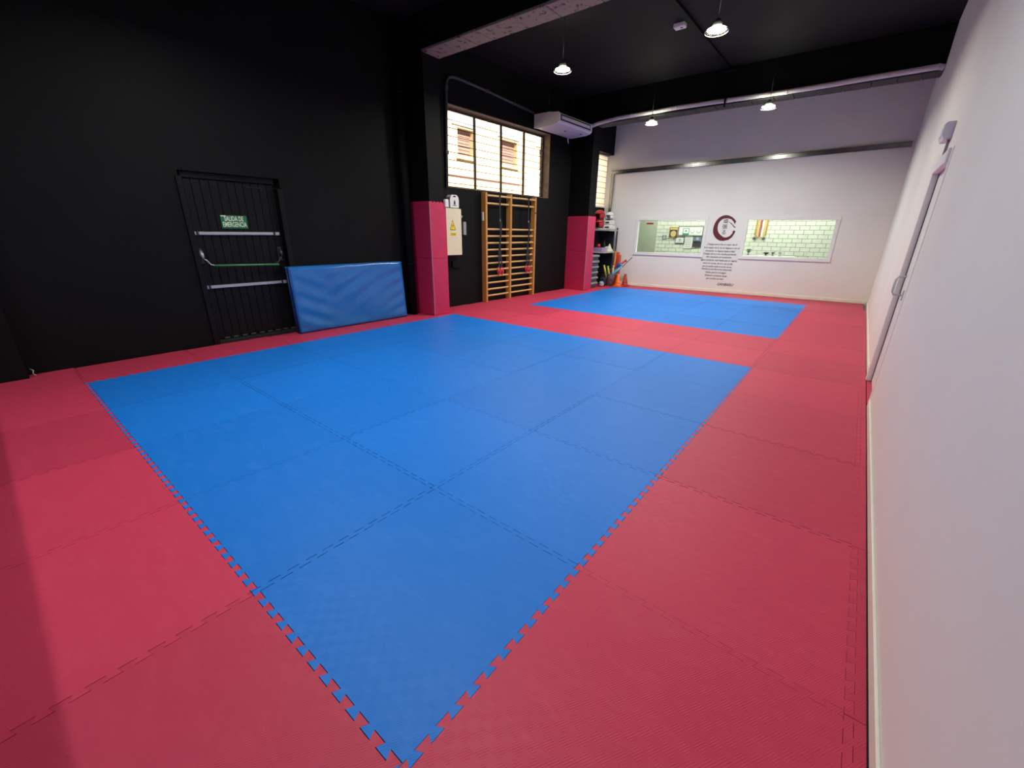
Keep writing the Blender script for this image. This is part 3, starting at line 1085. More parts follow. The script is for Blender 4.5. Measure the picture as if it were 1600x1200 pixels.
def make_lamp(label):
    t = thing('pendant_lamp', label, 'lamp', (0, 0, 0), group='round pendant lamps')
    MB().tube([(0, 0, 0.15), (0, 0, 1.0)], 0.005, 8).build('cord', DARKP, t)
    MB().lathe([(0.045, 0.045), (0.062, 0.05), (0.05, 0.09), (0.02, 0.125), (0.0, 0.13)], n=20).build('housing', CONDUIT, t)
    MB().lathe([(0.062, 0.048), (0.124, 0.018), (0.134, -0.010), (0.130, -0.010), (0.120, 0.015), (0.060, 0.043), (0.062, 0.048)], n=28, caps=False).build('glass_skirt', LAMPGLASS, t)
    MB().lathe([(0.130, -0.014), (0.137, -0.012), (0.137, -0.006), (0.130, -0.006), (0.130, -0.014)], n=28, caps=False).build('rim', STEEL, t)
    MB().lathe([(0.0, 0.000), (0.08, 0.002), (0.108, 0.008), (0.112, 0.016), (0.085, 0.024), (0.0, 0.025)], n=24).build('diffuser', LED, t)
    l = bpy.data.objects.new('lamp_light', lamp_light)
    COL.objects.link(l)
    l.parent = t
    l.location = (0, 0, -0.006)
    return t


LAMPS = [((-3.505, 6.04, 3.79), 'lit round pendant lamp nearest the air conditioner wall, in the nearer row'),
         ((-1.290, 6.03, 3.79), 'largest lit round pendant lamp, right of the ceiling cable trunking'),
         ((-3.42, 9.46, 3.67), 'smallest lit round pendant lamp in front of the far beam, left of the trunking'),
         ((-1.24, 9.54, 3.67), 'lit round pendant lamp in front of the far beam, right of the trunking'),
         ((-3.50, 1.50, 3.79), 'added unseen round pendant lamp above the left side of the near blue mats'),  # this pair is out of view, added to light the near mats
         ((-1.29, 1.50, 3.79), 'added unseen round pendant lamp above the right side of the near blue mats'),
         ((-3.50, -2.50, 3.79), 'added unseen round pendant lamp behind the added shadow wall on the black wall side'),  # this pair is out of view, added to throw the low wall's shadow
         ((-1.29, -2.50, 3.79), 'added unseen round pendant lamp behind the added shadow wall on the white wall side')]
for k, (p, lab) in enumerate(LAMPS):
    if k == 0:
        lamp_root = make_lamp(lab)
        lamp_root.location = p
    else:
        r = copy_thing(lamp_root, p, lab)
    root = lamp_root if k == 0 else r
    if k >= 4:
        for ch in root.children:
            if ch.type == 'LIGHT':
                ch.data = rear_light if k >= 6 else mid_light
    for ch in root.children:                      # the cord reaches the ceiling
        if ch.name.startswith('cord'):
            ch.scale.z = (ZC - p[2] - 0.15) / 0.85
            ch.location.z = 0.15 - 0.15 * ch.scale.z

# ================================================================== far wall
# galvanised channel, tilted slightly, with its leg at the corner
O = (-3.2, -0.03, 3.16)
gc = thing('metal_channel', 'galvanised steel channel fixed across the white end wall', 'channel', O, FWF)
vs = []
L0, L1, ZA, ZB = -6.36, -0.002, 3.065, 3.235
poly = [(-0.002, 0.05), (-0.045, 0.05), (-0.045, 0.042), (-0.012, 0.036), (-0.012, -0.036), (-0.045, -0.042), (-0.045, -0.05), (-0.002, -0.05)]
n = len(poly)
vs = [(L0, y, ZA + z) for y, z in poly] + [(L1, y, ZB + z) for y, z in poly]
fs = [tuple(range(n)), tuple(range(2 * n - 1, n - 1, -1))] + [(i, n + i, n + (i + 1) % n, (i + 1) % n) for i in range(n)]
MB(O).add(vs, fs).build('rail', GALV, gc)
MB(O).box(L0, L0 + 0.08, -0.045, -0.002, 0.6, 3.015, 0.004).build('leg', GALV, gc)


def obs_window(name, s0, s1, z0, z1):
    t = struct(thing(name, 'x', 'window', (s0, 0, z0), FWF))
    del t['category'], t['label']
    O = (s0, 0, z0)
    w = 0.055
    f = MB(O)
    f.box(s0 - 0.02, s1 + 0.02, -0.022, 0.10, z1 - w, z1 + 0.02, 0.004)
    f.build('frame_top', TRIMW, t)
    f = MB(O)
    f.box(s0 - 0.02, s1 + 0.02, -0.03, 0.10, z0 - 0.02, z0 + w, 0.004)
    f.build('frame_sill', TRIMW, t)
    for a, b in ((s0 - 0.02, s0 + w), (s1 - w, s1 + 0.02)):
        MB(O).box(a, b, -0.02, 0.10, z0 + w, z1 - w, 0.004).build('frame_side', TRIMW, t)
    MB(O).box(s0 + w, s1 - w, 0.052, 0.058, z0 + w, z1 - w).build('pane', GLASS, t)
    return t


obs_window('window_3', *FW1)
obs_window('window_4', *FW2)
tag(MB((-5.13, 0.045, 1.74)).box(-5.225, -5.035, 0.046, 0.051, 1.70, 1.745).build('red_sticker', pm('red_sticker', (0.35, 0.02, 0.02), 0.5), frame=FWF),
    'small dark red sticker at the top of the left observation window', 'sticker')

# brush-stroke ring, three characters, the motto and the signature
O = (-3.2, 0.0, 1.6)
lg = thing('wall_emblem', 'dark red brush circle with three black characters on the white wall', 'emblem', O, FWF)
outp = [(-2.983, 1.706), (-2.96, 1.776), (-3.015, 1.838), (-3.082, 1.886), (-3.145, 1.914), (-3.208, 1.924), (-3.27, 1.917), (-3.324, 1.896), (-3.374, 1.857), (-3.415, 1.806), (-3.443, 1.745), (-3.46, 1.68), (-3.468, 1.615), (-3.466, 1.554),
        (-3.452, 1.495), (-3.425, 1.440), (-3.388, 1.390), (-3.339, 1.347), (-3.265, 1.309), (-3.175, 1.304), (-3.065, 1.332), (-2.995, 1.392), (-2.954, 1.476), (-2.937, 1.534), (-2.953, 1.558)]
inp = [(-2.993, 1.558), (-3.003, 1.483), (-3.049, 1.424), (-3.124, 1.39), (-3.19, 1.397), (-3.264, 1.446), (-3.31, 1.488), (-3.336, 1.53), (-3.357, 1.58), (-3.365, 1.63), (-3.365, 1.69), (-3.355, 1.739), (-3.335, 1.775), (-3.309, 1.805), (-3.275, 1.83), (-3.235, 1.846), (-3.155, 1.846), (-3.071, 1.821), (-3.013, 1.763)]
ring = outp + inp


def flat_far(poly, d0, d1):
    n = len(poly)
    ar = sum(poly[i][0] * poly[(i + 1) % n][1] - poly[(i + 1) % n][0] * poly[i][1] for i in range(n))
    if ar < 0:
        poly = poly[::-1]
    vs = [(s, -d1, z) for s, z in poly] + [(s, -d0, z) for s, z in poly]
    fs = [tuple(range(n)), tuple(range(2 * n - 1, n - 1, -1))] + [(i, n + i, n + (i + 1) % n, (i + 1) % n) for i in range(n)]
    return vs, fs


MB(O).add(*flat_far(ring, 0.0, 0.002)).build('brush_ring', MAROON, lg)
MB(O).add(*flat_far([(-3.152, 1.784), (-3.055, 1.731), (-2.978, 1.653), (-2.94, 1.642), (-2.972, 1.62), (-3.05, 1.702)], 0.0, 0.002)).build('brush_tail', MAROON, lg)
for ch, z, sz in (('\u9811', 1.772, 0.115), ('\u5f35', 1.640, 0.125), ('\u308b', 1.506, 0.125)):
    me = text_mesh('character', ch, sz, TEXTB, Matrix.Translation((0.0, -0.001, z - 1.6)) @ T_FAR, bold=0.001)
    mesh_obj('character', me, lg)
O = (-3.2, 0.0, 0.7)
mt = thing('wall_motto', 'black slanted lettering of a twelve line motto under the brush circle', 'lettering', O, FWF)
LINES = [('\u00a1Trabaja duro! \u00a1Da lo mejor de ti!', -3.559, -2.839, 1.216), ('Da lo mejor de ti, no te llegues a ver el', -3.645, -2.769, 1.132),
         ('momento, no llegues hasta el final', -3.573, -2.865, 1.052), ('Trabaja duro y con mucha paciencia', -3.611, -2.828, 0.977),
         ('No renuncies sin intentarlo', -3.529, -2.917, 0.900), ('Sigue luchando m\u00e1s hasta que lo logres', -3.656, -2.773, 0.820),
         ('vence la noche, de lo a ver al d\u00eda', -3.583, -2.871, 0.740), ('que los sue\u00f1os est\u00e1n en tu pie, de ver', -3.585, -2.871, 0.661),
         ('Persiste ya sea ahora una temporada', -3.590, -2.862, 0.590), ('hasta que lo consigas', -3.481, -2.982, 0.509),
         ('Esfuerzo constante hasta', -3.487, -2.949, 0.428), ('que se abra el cielo', -3.445, -3.017, 0.351)]
for body, a, b, z in LINES:
    me = text_mesh('motto_line', body, 0.062, TEXTB, Matrix.Translation(((a + b) / 2 + 3.2, -0.001, z - 0.7)) @ T_FAR, shear=0.35, width=b - a, res=2, bold=0.0012)
    mesh_obj('motto_line', me, mt)
O = (-2.957, 0.0, 0.213)
sg = thing('wall_signature', 'bold black slanted word at the bottom of the wall motto', 'lettering', O, FWF)
mesh_obj('word', text_mesh('word', 'GANBARU', 0.095, TEXTB, Matrix.Translation((0, -0.001, 0)) @ T_FAR, shear=0.3, width=0.39, bold=0.002), sg)

# ================================================================== the room behind the observation windows
BD = 2.0
struct(MB().box(-7.1, 0.5, 0.141, BD + 0.25, -0.25, -0.05).build('floor_back_room', CONC, frame=FWF))
struct(MB().box(-7.1, 0.5, 0.141, BD + 0.25, 2.75, 2.85).build('ceiling_back_room', TRIMW, frame=FWF))
struct(MB().box(-7.2, -7.1, 0.141, BD + 0.25, -0.25, 2.85).build('wall_back_room_left', PANELG, frame=FWF))
struct(MB().box(0.5, 0.6, 0.141, BD + 0.25, -0.25, 2.85).build('wall_back_room_right', BRICKW, frame=FWF))
bw_ = struct(MB((-3, BD, 0)).box(-7.1, 0.5, BD + 0.016, BD + 0.2, -0.05, 2.75).build('wall_back_room', MORTAR, frame=FWF))
BH, BL = 0.113, 0.228
bm = MB().box(-BL / 2 + 0.0045, BL / 2 - 0.0045, 0.0, 0.02, -BH / 2 + 0.0045, BH / 2 - 0.0045, 0.003).mesh('brick', BRICKW)
for r in range(11):
    z = 0.755 + r * BH
    x = -5.60 + (BL / 2 if r % 2 else 0)
    while x < -0.30:
        o = bpy.data.objects.new('brick', bm)
        COL.objects.link(o)
        o.parent = bw_
        o.location = (x + 3, random.uniform(-0.003, 0.002), z)
        x += BL
struct(MB().box(-7.1, -5.46, BD - 0.06, BD - 0.01, -0.05, 2.75).build('wall_partition', PANELG, frame=FWF))
O = (-3.0, 1.0, 2.7)
tl = thing('ceiling_light', 'long white strip light on the ceiling of the room behind the end wall', 'lamp', O, FWF)
MB(O).box(-5.6, -0.6, 0.95, 1.05, 2.70, 2.75).build('fitting', PLASTW, tl)
MB(O).box(-5.58, -0.62, 0.97, 1.03, 2.685, 2.70).build('tube', emit('strip_tube', (0.97, 1.0, 0.93), 56.0), tl)

# things on the back room wall


def framed(label, s0, s1, z0, z1, frame_mat, field_mat, extra=(), cat='picture', d=BD - 0.02, name='framed_picture', bw=0.018):
    O = ((s0 + s1) / 2, d, (z0 + z1) / 2)
    t = thing(name, label, cat, O, FWF)
    fr = MB(O)
    fr.box(s0, s1, d - 0.012, d + 0.006, z1 - bw, z1)
    fr.box(s0, s1, d - 0.012, d + 0.006, z0, z0 + bw)
    fr.box(s0, s0 + bw, d - 0.012, d + 0.006, z0 + bw, z1 - bw)
    fr.box(s1 - bw, s1, d - 0.012, d + 0.006, z0 + bw, z1 - bw)
    fr.build('frame', frame_mat, t)
    MB(O).box(s0 + bw, s1 - bw, d - 0.004, d + 0.006, z0 + bw, z1 - bw).build('field', field_mat, t)
    for nm, m, poly in extra:
        vs, fs = flat_far(poly, -d + 0.0045, -d + 0.0075)
        MB(O).add(vs, fs).build(nm, m, t)
    return t


def rect(a, b, c, e):
    return [(a, c), (b, c), (b, e), (a, e)]


def disc(s, z, r, n=16, k=1.0):
    return [(s + r * math.cos(2 * math.pi * i / n), z + r * k * math.sin(2 * math.pi * i / n)) for i in range(n)]


GOLD = pm('gold', (0.48, 0.30, 0.06), 0.4, var=0.1)
GOLDP = pm('pale_gold', (0.66, 0.52, 0.22), 0.45, var=0.1)
PAPER = pm('paper', (0.80, 0.82, 0.78), 0.7, var=0.02)
GREYI = pm('grey_print', (0.42, 0.44, 0.46), 0.7)
BLUEI = pm('steel_blue_print', (0.14, 0.20, 0.27), 0.6, var=0.15, scale=20)
DARKI = pm('dark_print', (0.05, 0.045, 0.05), 0.6, var=0.2, scale=20)
GREENP = pm('teal_print', (0.03, 0.26, 0.19), 0.6)
FRAMED = pm('dark_frame', (0.10, 0.11, 0.10), 0.5)
framed('gold and black framed emblem plaque seen through the left observation window', -5.065, -4.80, 1.335, 1.665, GOLD, DARKI,
       [('crest', GOLDP, disc(-4.932, 1.465, 0.085, 18, 1.15)), ('top_band', GOLDP, rect(-5.04, -4.825, 1.58, 1.645)), ('dark_band', INK, rect(-5.03, -4.835, 1.545, 1.575))], name='framed_plaque', cat='plaque')
framed('wide dark framed board with white certificates in the left observation window', -4.79, -4.06, 1.41, 1.69, FRAMED, PAPER,
       [('certificate', GREENP, rect(-4.655, -4.465, 1.43, 1.63)), ('seal_outline', GREYI, disc(-4.375, 1.548, 0.065)), ('seal_outline', GREYI, disc(-4.19, 1.550, 0.065))], name='certificate_board', cat='board')
for s, z, w, h, m in ((-4.56, 1.54, 0.075, 0.065, PAPER), (-4.56, 1.54, 0.028, 0.03, BLUEI), (-4.375, 1.548, 0.05, 0.05, PAPER), (-4.19, 1.55, 0.05, 0.05, PAPER)):
    b_ = [o for o in bpy.data.objects if o.name.startswith('certificate_board')][0]
    O = tuple(FWF.inverted() @ b_.matrix_world.translation) if False else (-4.425, BD - 0.02, 1.54)
    k = 0.0085 if m is PAPER else 0.0095
    poly = disc(s, z, w) if w < 0.06 else rect(s - w, s + w, z - h, z + h)
    vs, fs = flat_far(poly, -(BD - 0.02) + 0.0075, -(BD - 0.02) + k)
    MB(O).add(vs, fs).build('print', m, b_)
framed('small dark framed white diploma under the certificate board', -4.85, -4.575, 1.18, 1.375, FRAMED, PAPER,
       [('crest_print', GREYI, disc(-4.71, 1.285, 0.045, 5)), ('text_row', GREYI, rect(-4.80, -4.63, 1.225, 1.237))], name='framed_diploma', cat='diploma')
framed('small grey photograph left of the gold plaque', -5.275, -5.115, 1.31, 1.425, PAPER, BLUEI, [('figures', GREYI, disc(-5.195, 1.36, 0.04, 7))], name='photograph', cat='photograph', bw=0.01)
framed('white notice sheet with rows of print right of the diploma', -4.555, -4.325, 1.04, 1.375, PAPER, PAPER,
       [('text_row', GREYI, rect(-4.53, -4.36, 1.08 + k * 0.055, 1.097 + k * 0.055)) for k in range(5)], name='notice_sheet', cat='notice')
framed('dark blue poster of two panels at the right edge of the left observation window', -4.32, -4.06, 1.075, 1.405, FRAMED, BLUEI,
       [('lower_panel', DARKI, rect(-4.30, -4.08, 1.095, 1.24)), ('title_band', INK, rect(-4.29, -4.09, 1.20, 1.26)), ('figure', GREYI, disc(-4.19, 1.33, 0.045, 9))], name='poster', cat='poster', bw=0.012)
# medal ribbons hanging on the brick wall
O = (-2.53, BD - 0.02, 1.6)
mr = thing('medal_rack', 'gold ribbons with medals hanging on white bricks in the right observation window', 'medals', O, FWF)
for k, (s, m) in enumerate(((-2.655, GOLD), (-2.60, GOLDP), (-2.545, pm('red_ribbon', (0.45, 0.10, 0.08), 0.7)), (-2.49, PAPER), (-2.44, GOLDP), (-2.395, GOLD))):
    zb = (1.46, 1.42, 1.40, 1.40, 1.42, 1.44)[k]
    MB(O).box(s - 0.021, s + 0.021, BD - 0.03, BD - 0.022, zb, 1.92).build('ribbon', m, mr)
MB(O).tube([(-2.66, BD - 0.03, 1.47), (-2.60, BD - 0.04, 1.41), (-2.53, BD - 0.04, 1.375), (-2.47, BD - 0.04, 1.40)], 0.012, 8).build('gold_chain', GOLD, mr)
for s in (-2.655, -2.42):
    MB(O).tube([(s, BD - 0.04, 1.365), (s, BD - 0.025, 1.365)], 0.042, 16).build('medal', FRAMED, mr)
MB(O).box(-2.70, -2.35, BD - 0.035, BD - 0.02, 1.90, 1.94).build('hanger', GOLD, mr)
# little table under the right window with cups on it
O = (-2.3, 0.7, 0.0)
tb = thing('side_counter', 'white counter below the right observation window in the back room', 'counter', O, FWF)
MB(O).box(-2.85, -1.55, 0.42, 0.82, 0.93, 0.962, 0.004).build('top', TRIMW, tb)
for s in (-2.80, -1.60):
    for d in (0.46, 0.78):
        MB(O).box(s - 0.02, s + 0.02, d - 0.02, d + 0.02, -0.05, 0.93).build('leg', TRIMW, tb)


def cup(label, s, h, m, w=0.05):
    O = (s, 0.6, 0.962)
    t = thing('trophy', label, 'trophy', O, FWF, 'small dark trophies on the back room counter')
    MB(O).box(s - 0.03, s + 0.03, 0.57, 0.63, 0.962, 0.975).build('plinth', m, t)
    MB(O).lathe([(0.012, 0.012), (0.009, h * 0.35), (w * 0.6, h * 0.5), (w, h), (w * 0.85, h), (w * 0.4, h * 0.55), (0.0, h * 0.5)], (s, 0.6, 0.962), 14).build('cup', m, t)
    for q in (-1, 1):
        MB(O).tube([(s + q * w * 0.9, 0.6, 0.962 + h * 0.95), (s + q * w * 1.5, 0.6, 0.962 + h * 0.8), (s + q * w * 0.6, 0.6, 0.962 + h * 0.52)], 0.005, 6).build('handle', m, t)


cup('tallest dark trophy at the left corner of the right observation window', -2.605, 0.145, FRAMED)
cup('squat black trophy second from the left behind the right observation window', -2.197, 0.075, INK, 0.06)
cup('slim grey trophy third from the left behind the right observation window', -2.045, 0.085, FRAMED, 0.03)
cup('slim grey trophy fourth from the left behind the right observation window', -1.885, 0.09, GREYI, 0.03)

# ================================================================== right-hand door
LEAF = pm('grey_white_leaf', (0.80, 0.78, 0.77), 0.4, var=0.03)
d2 = struct(thing('door_2', 'x', 'door', (RX, 5.1, 0)))
del d2['category'], d2['label']
O = (RX, 5.1, 0)
MB(O).box(RX - 0.005, RX + 0.06, RD0 - 0.08, RD0 + 0.004, 0.0, RDZ + 0.07, 0.003).build('architrave', TRIMW, d2)
MB(O).box(RX - 0.020, RX + 0.06, RD1 - 0.035, RD1 + 0.07, 0.0, RDZ + 0.07, 0.004).build('architrave', LEAF, d2)
MB(O).box(RX - 0.022, RX + 0.06, RD0 + 0.005, RD1 - 0.036, RDZ - 0.03, RDZ + 0.07, 0.004).build('architrave_head', LEAF, d2)
MB(O).box(RX + 0.024, RX + 0.028, RD1 - 0.052, RD1 - 0.036, 0.002, RDZ - 0.031).build('gap', GROOVE, d2)
lf = MB(O).box(RX + 0.029, RX + 0.085, RD0 + 0.006, RD1 - 0.038, 0.004, RDZ - 0.032, 0.003).build('leaf', TRIMW, d2)
MB(O).tube([(RX + 0.044, 5.19, 1.10), (RX - 0.030, 5.19, 1.095), (RX - 0.042, 5.19, 1.07), (RX - 0.042, 5.17, 0.955), (RX - 0.030, 5.165, 0.93), (RX + 0.044, 5.165, 0.925)], 0.010, 10).build('pull_handle', STEEL, lf)
MB(O).box(RX + 0.020, RX + 0.030, 4.93, 4.97, 0.90, 0.99, 0.002).build('lock_plate', STEEL, lf)
MB(O).box(RX + 0.10, RX + 0.13, RD0 + 0.001, RD1 - 0.001, -0.02, RDZ - 0.001).build('light_stop_plate', LEAF, d2)  # unseen plate added to keep outside light from leaking past the leaf
# emergency light above it
O = (RX, 5.2, 2.4)
el = thing('emergency_light', 'white emergency light fitting on the wall above the white door', 'emergency light', O)
poly = [(2.22, RX - 0.001), (2.345, RX - 0.001), (2.345, RX - 0.048), (2.33, RX - 0.062), (2.25, RX - 0.062), (2.22, RX - 0.048)]
MB(O).prism(poly, 4.87, 5.14, 'y').build('body', PLASTL, el)
MB(O).box(RX - 0.066, RX - 0.061, 4.89, 5.12, 2.255, 2.325, 0.002).build('lens', PLASTW, el)
MB(O).box(RX - 0.018, RX - 0.001, 4.93, 4.97, RDZ + 0.072, 2.22).build('cable_cover', pm('grey_cover', (0.28, 0.27, 0.27), 0.5), el)

# ================================================================== equipment corner
SX0, SX1, SY0, SY1 = -5.44, -4.90, 10.66, 11.46
O = ((SX0 + SX1) / 2, (SY0 + SY1) / 2, 0)
sh = thing('storage_shelf', 'black two-board equipment shelf in the corner behind the farther column', 'shelf', O)
for x, ys in ((SX0 + 0.015, (SY0 + 0.015, SY1 - 0.015)), (SX1 - 0.015, (SY1 - 0.015,))):
    for y in ys:
        MB(O).box(x - 0.015, x + 0.015, y - 0.015, y + 0.015, 0.0, 1.60).build('post', DARKP, sh)
for z in (0.955, 1.55):
    MB(O).box(SX0, SX1, SY0, SY1, z - 0.03, z, 0.004).build('shelf_board', pm('pale_shelf', (0.42, 0.40, 0.36), 0.6), sh)
MB(O).box(SX0 - 0.003, SX0 + 0.003, SY0 + 0.03, SY1 - 0.03, 0.05, 1.52).build('back_panel', INK, sh)
MB(O).box(SX0 + 0.035, SX1 - 0.10, SY1 - 0.018, SY1 - 0.008, 0.03, 1.51).build('dark_interior_sheet', INK, sh)  # black sheet put in as the shelf's dark interior, hiding the white wall
# stacked step platforms
STEP = pm('grey_step', (0.23, 0.24, 0.25), 0.5, var=0.05)
STEPD = pm('dark_step', (0.065, 0.068, 0.075), 0.6)
step_root = None
for k in range(6):
    z = 0.002 + k * 0.148
    names = ('lowest', 'second lowest', 'third lowest', 'fourth lowest', 'fifth lowest', 'topmost')
    lab = 'grey exercise step platform, %s of the stack beside the farther column' % names[k]
    if k == 0:
        step_root = thing('step_platform', lab, 'step', (0, 0, 0), group='stacked exercise steps')
        MB().prism([(-0.20, 0.0), (0.20, 0.0), (0.18, 0.085), (-0.18, 0.085)], -0.33, 0.33, 'y') if False else None
        b = MB()
        b.box(-0.19, 0.19, -0.27, 0.27, 0.0, 0.075, 0.02)
        b.build('base', STEPD, step_root)
        MB().box(-0.215, 0.215, -0.29, 0.29, 0.0755, 0.146, 0.02).build('tread', STEP, step_root)
        step_root.location = (-5.20, 10.36, z)
    else:
        copy_thing(step_root, (-5.20 + random.uniform(-0.012, 0.012), 10.36, z), lab)

HREDM = pm('red_leatherette', (0.45, 0.025, 0.03), 0.4)
HWHT = pm('white_leatherette', (0.74, 0.73, 0.70), 0.45)


def helmet(label, x, y, z, m, r=0.115):
    O = (x, y, z)
    t = thing('head_guard', label, 'head guard', O, group='head guards on the top shelf')
    mb = MB(O)
    n, m_ = 18, 9
    c0 = 0.70 * r + 0.014
    vs, fs = [], []
    for i in range(m_ + 1):
        a = -0.75 + (math.pi / 2 + 0.75) * i / m_
        for k in range(n):
            th = 2 * math.pi * k / n
            vs.append((x + r * math.cos(a) * math.cos(th), y + 1.12 * r * math.cos(a) * math.sin(th), z + c0 + r * math.sin(a)))
    for i in range(m_):
        for k in range(n):
            if i < 4 and k in (12, 13, 14):          # face opening
                continue
            fs.append((i * n + k, i * n + (k + 1) % n, i * n + n + (k + 1) % n, i * n + n + k))
    mb.add(vs, fs, True)
    sh_ = mb.build('shell', m, t)
    so = sh_.modifiers.new('thickness', 'SOLIDIFY')
    so.thickness = 0.018
    MB(O).tube([(x + r * 1.02 * math.cos(a), y + 1.14 * r * math.sin(a), z + c0 + 0.33 * r) for a in [math.pi * (1.72 + 0.098 * q) - math.pi for q in range(14)]], 0.016, 8).build('brow_pad', m, t)
    MB(O).tube([(x - 0.8 * r, y - 0.3 * r, z + 0.03), (x - 0.4 * r, y - 0.95 * r, z + 0.012), (x + 0.4 * r, y - 0.95 * r, z + 0.012), (x + 0.8 * r, y - 0.3 * r, z + 0.03)], 0.011, 8).build('chin_strap', INK, t)
    return t


helmet('upper red head guard stacked on another on the top shelf', -5.20, 10.84, 1.80, HREDM, 0.145)
helmet('lower red head guard under another on the top shelf', -5.20, 10.84, 1.582, HREDM, 0.145)
helmet('white head guard on the top shelf beside the red ones', -5.03, 11.13, 1.80, HWHT, 0.12)


def pad(label, x, y, z, w, d, h, m, cat='strike pad'):
    O = (x, y, z)
    t = thing('strike_pad', label, cat, O, group='strike pads on the shelf')
    MB(O).box(x - w, x + w, y - d, y + d, z, z + h, 0.02).build('cushion', m, t)
    MB(O).box(x - w * 0.5, x + w * 0.5, y - d - 0.012, y - d + 0.001, z + h * 0.35, z + h * 0.65, 0.004).build('strap', INK, t)
    return t


pad('white strike pad lying under the white head guard', -5.03, 11.13, 1.551, 0.12, 0.13, 0.12, HWHT)
pad('second white strike pad piled over another under the white head guard', -5.03, 11.13, 1.672, 0.11, 0.125, 0.125, HWHT)
pad('thin white strike pad at the shelf edge under the red head guards', -5.20, 10.84, 1.551, 0.16, 0.15, 0.028, HWHT)


def glove(label, x, y, z, m, rz):
    O = (x, y, z)
    t = thing('boxing_glove', label, 'glove', O, group='gloves on the shelf')
    MB(O).ball((x, y, z + 0.055), 0.055, 1.15, 1.0, 1.0).build('fist', m, t)
    MB(O).ball((x - 0.05, y - 0.03, z + 0.05), 0.025, 1.5, 1, 1).build('thumb', m, t)
    MB(O).tube([(x + 0.03, y, z + 0.05), (x + 0.10, y, z + 0.05)], [0.042, 0.048], 12).build('cuff', m, t)
    t.rotation_euler.z = rz
    return t


glove('white glove at the front edge of the top shelf', -5.06, 11.36, 1.551, HWHT, 0.4)
glove('grey glove at the far end of the top shelf', -5.24, 11.37, 1.551, pm('grey_leatherette', (0.36, 0.34, 0.33), 0.5), 1.2)
# middle board: crate of balls, pile of cloth, bottle
O = (-5.16, 10.86, 0.956)
cr = thing('storage_crate', 'lilac open plastic crate on the middle shelf board', 'crate', O)
LILAC = pm('lilac_plastic', (0.36, 0.26, 0.44), 0.45)
c = MB(O)
c.box(-5.34, -4.98, 10.70, 11.02, 0.957, 0.967)
c.build('bottom', LILAC, cr)
for a in ((-5.34, -4.98, 10.70, 10.71), (-5.34, -4.98, 11.01, 11.02), (-5.34, -5.33, 10.71, 11.01), (-4.99, -4.98, 10.71, 11.01)):
    MB(O).box(a[0], a[1], a[2], a[3], 0.968, 1.07).build('side', LILAC, cr)
for k, (dx, dy, dz, nm, colr) in enumerate(((-0.12, -0.08, 0.0, 'purple', (0.12, 0.06, 0.26)), (0.0, -0.06, 0.0, 'crimson', (0.5, 0.02, 0.08)), (0.11, -0.07, 0.0, 'dark blue', (0.03, 0.05, 0.2)),
                                           (-0.06, 0.06, 0.0, 'blue-grey', (0.10, 0.12, 0.25)), (0.07, 0.06, 0.0, 'magenta', (0.35, 0.03, 0.15)), (0.0, -0.01, 0.095, 'bright red', (0.62, 0.02, 0.05)))):
    O2 = (-5.16 + dx, 10.86 + dy, 0.968 + dz)
    b = MB(O2).ball((O2[0], O2[1], O2[2] + 0.055), 0.054)
    tag(b.build('hand_ball', pm(nm.replace(' ', '_') + '_ball', colr, 0.4)), '%s ball in the lilac crate' % nm, 'ball', 'balls in the lilac crate')
O = (-5.05, 11.24, 0.956)
clo = MB(O)
vs, fs = [], []
nx = 16
for side in (0, 1):
    for j in range(nx + 1):
        for i in range(nx + 1):
            a, b = i / nx - 0.5, j / nx - 0.5
            r = math.hypot(a, b) * 2
            h = 0.16 * max(0, 1 - r * r) * (1 + 0.25 * math.sin(14 * a + 5 * b) + 0.2 * math.sin(17 * b))
            vs.append((O[0] + a * 0.28, O[1] + b * 0.36, O[2] + 0.002 + (max(0.004, h) if side else 0)))
for j in range(nx):
    for i in range(nx):
        q = j * (nx + 1) + i
        fs += [(q, q + nx + 1, q + nx + 2, q + 1)]
        Q = q + (nx + 1) ** 2
        fs += [(Q, Q + 1, Q + nx + 2, Q + nx + 1)]
clo.add(vs, fs, True)
tag(clo.build('folded_belts', pm('cream_cotton', (0.66, 0.63, 0.52), 0.8, bump=0.5, bscale=80)), 'crumpled cream cotton belts on the middle shelf board', 'belts')
O = (-5.25, 11.37, 0.956)
bt = thing('bottle', 'dark green bottle at the far end of the middle shelf board', 'bottle', O)
MB(O).lathe([(0.04, 0.0), (0.043, 0.02), (0.043, 0.18), (0.018, 0.25), (0.016, 0.29)], O, 16).build('body', pm('bottle_green', (0.03, 0.09, 0.07), 0.2), bt)
MB(O).lathe([(0.019, 0.29), (0.019, 0.32), (0.0, 0.321)], O, 14).build('cap', INK, bt)

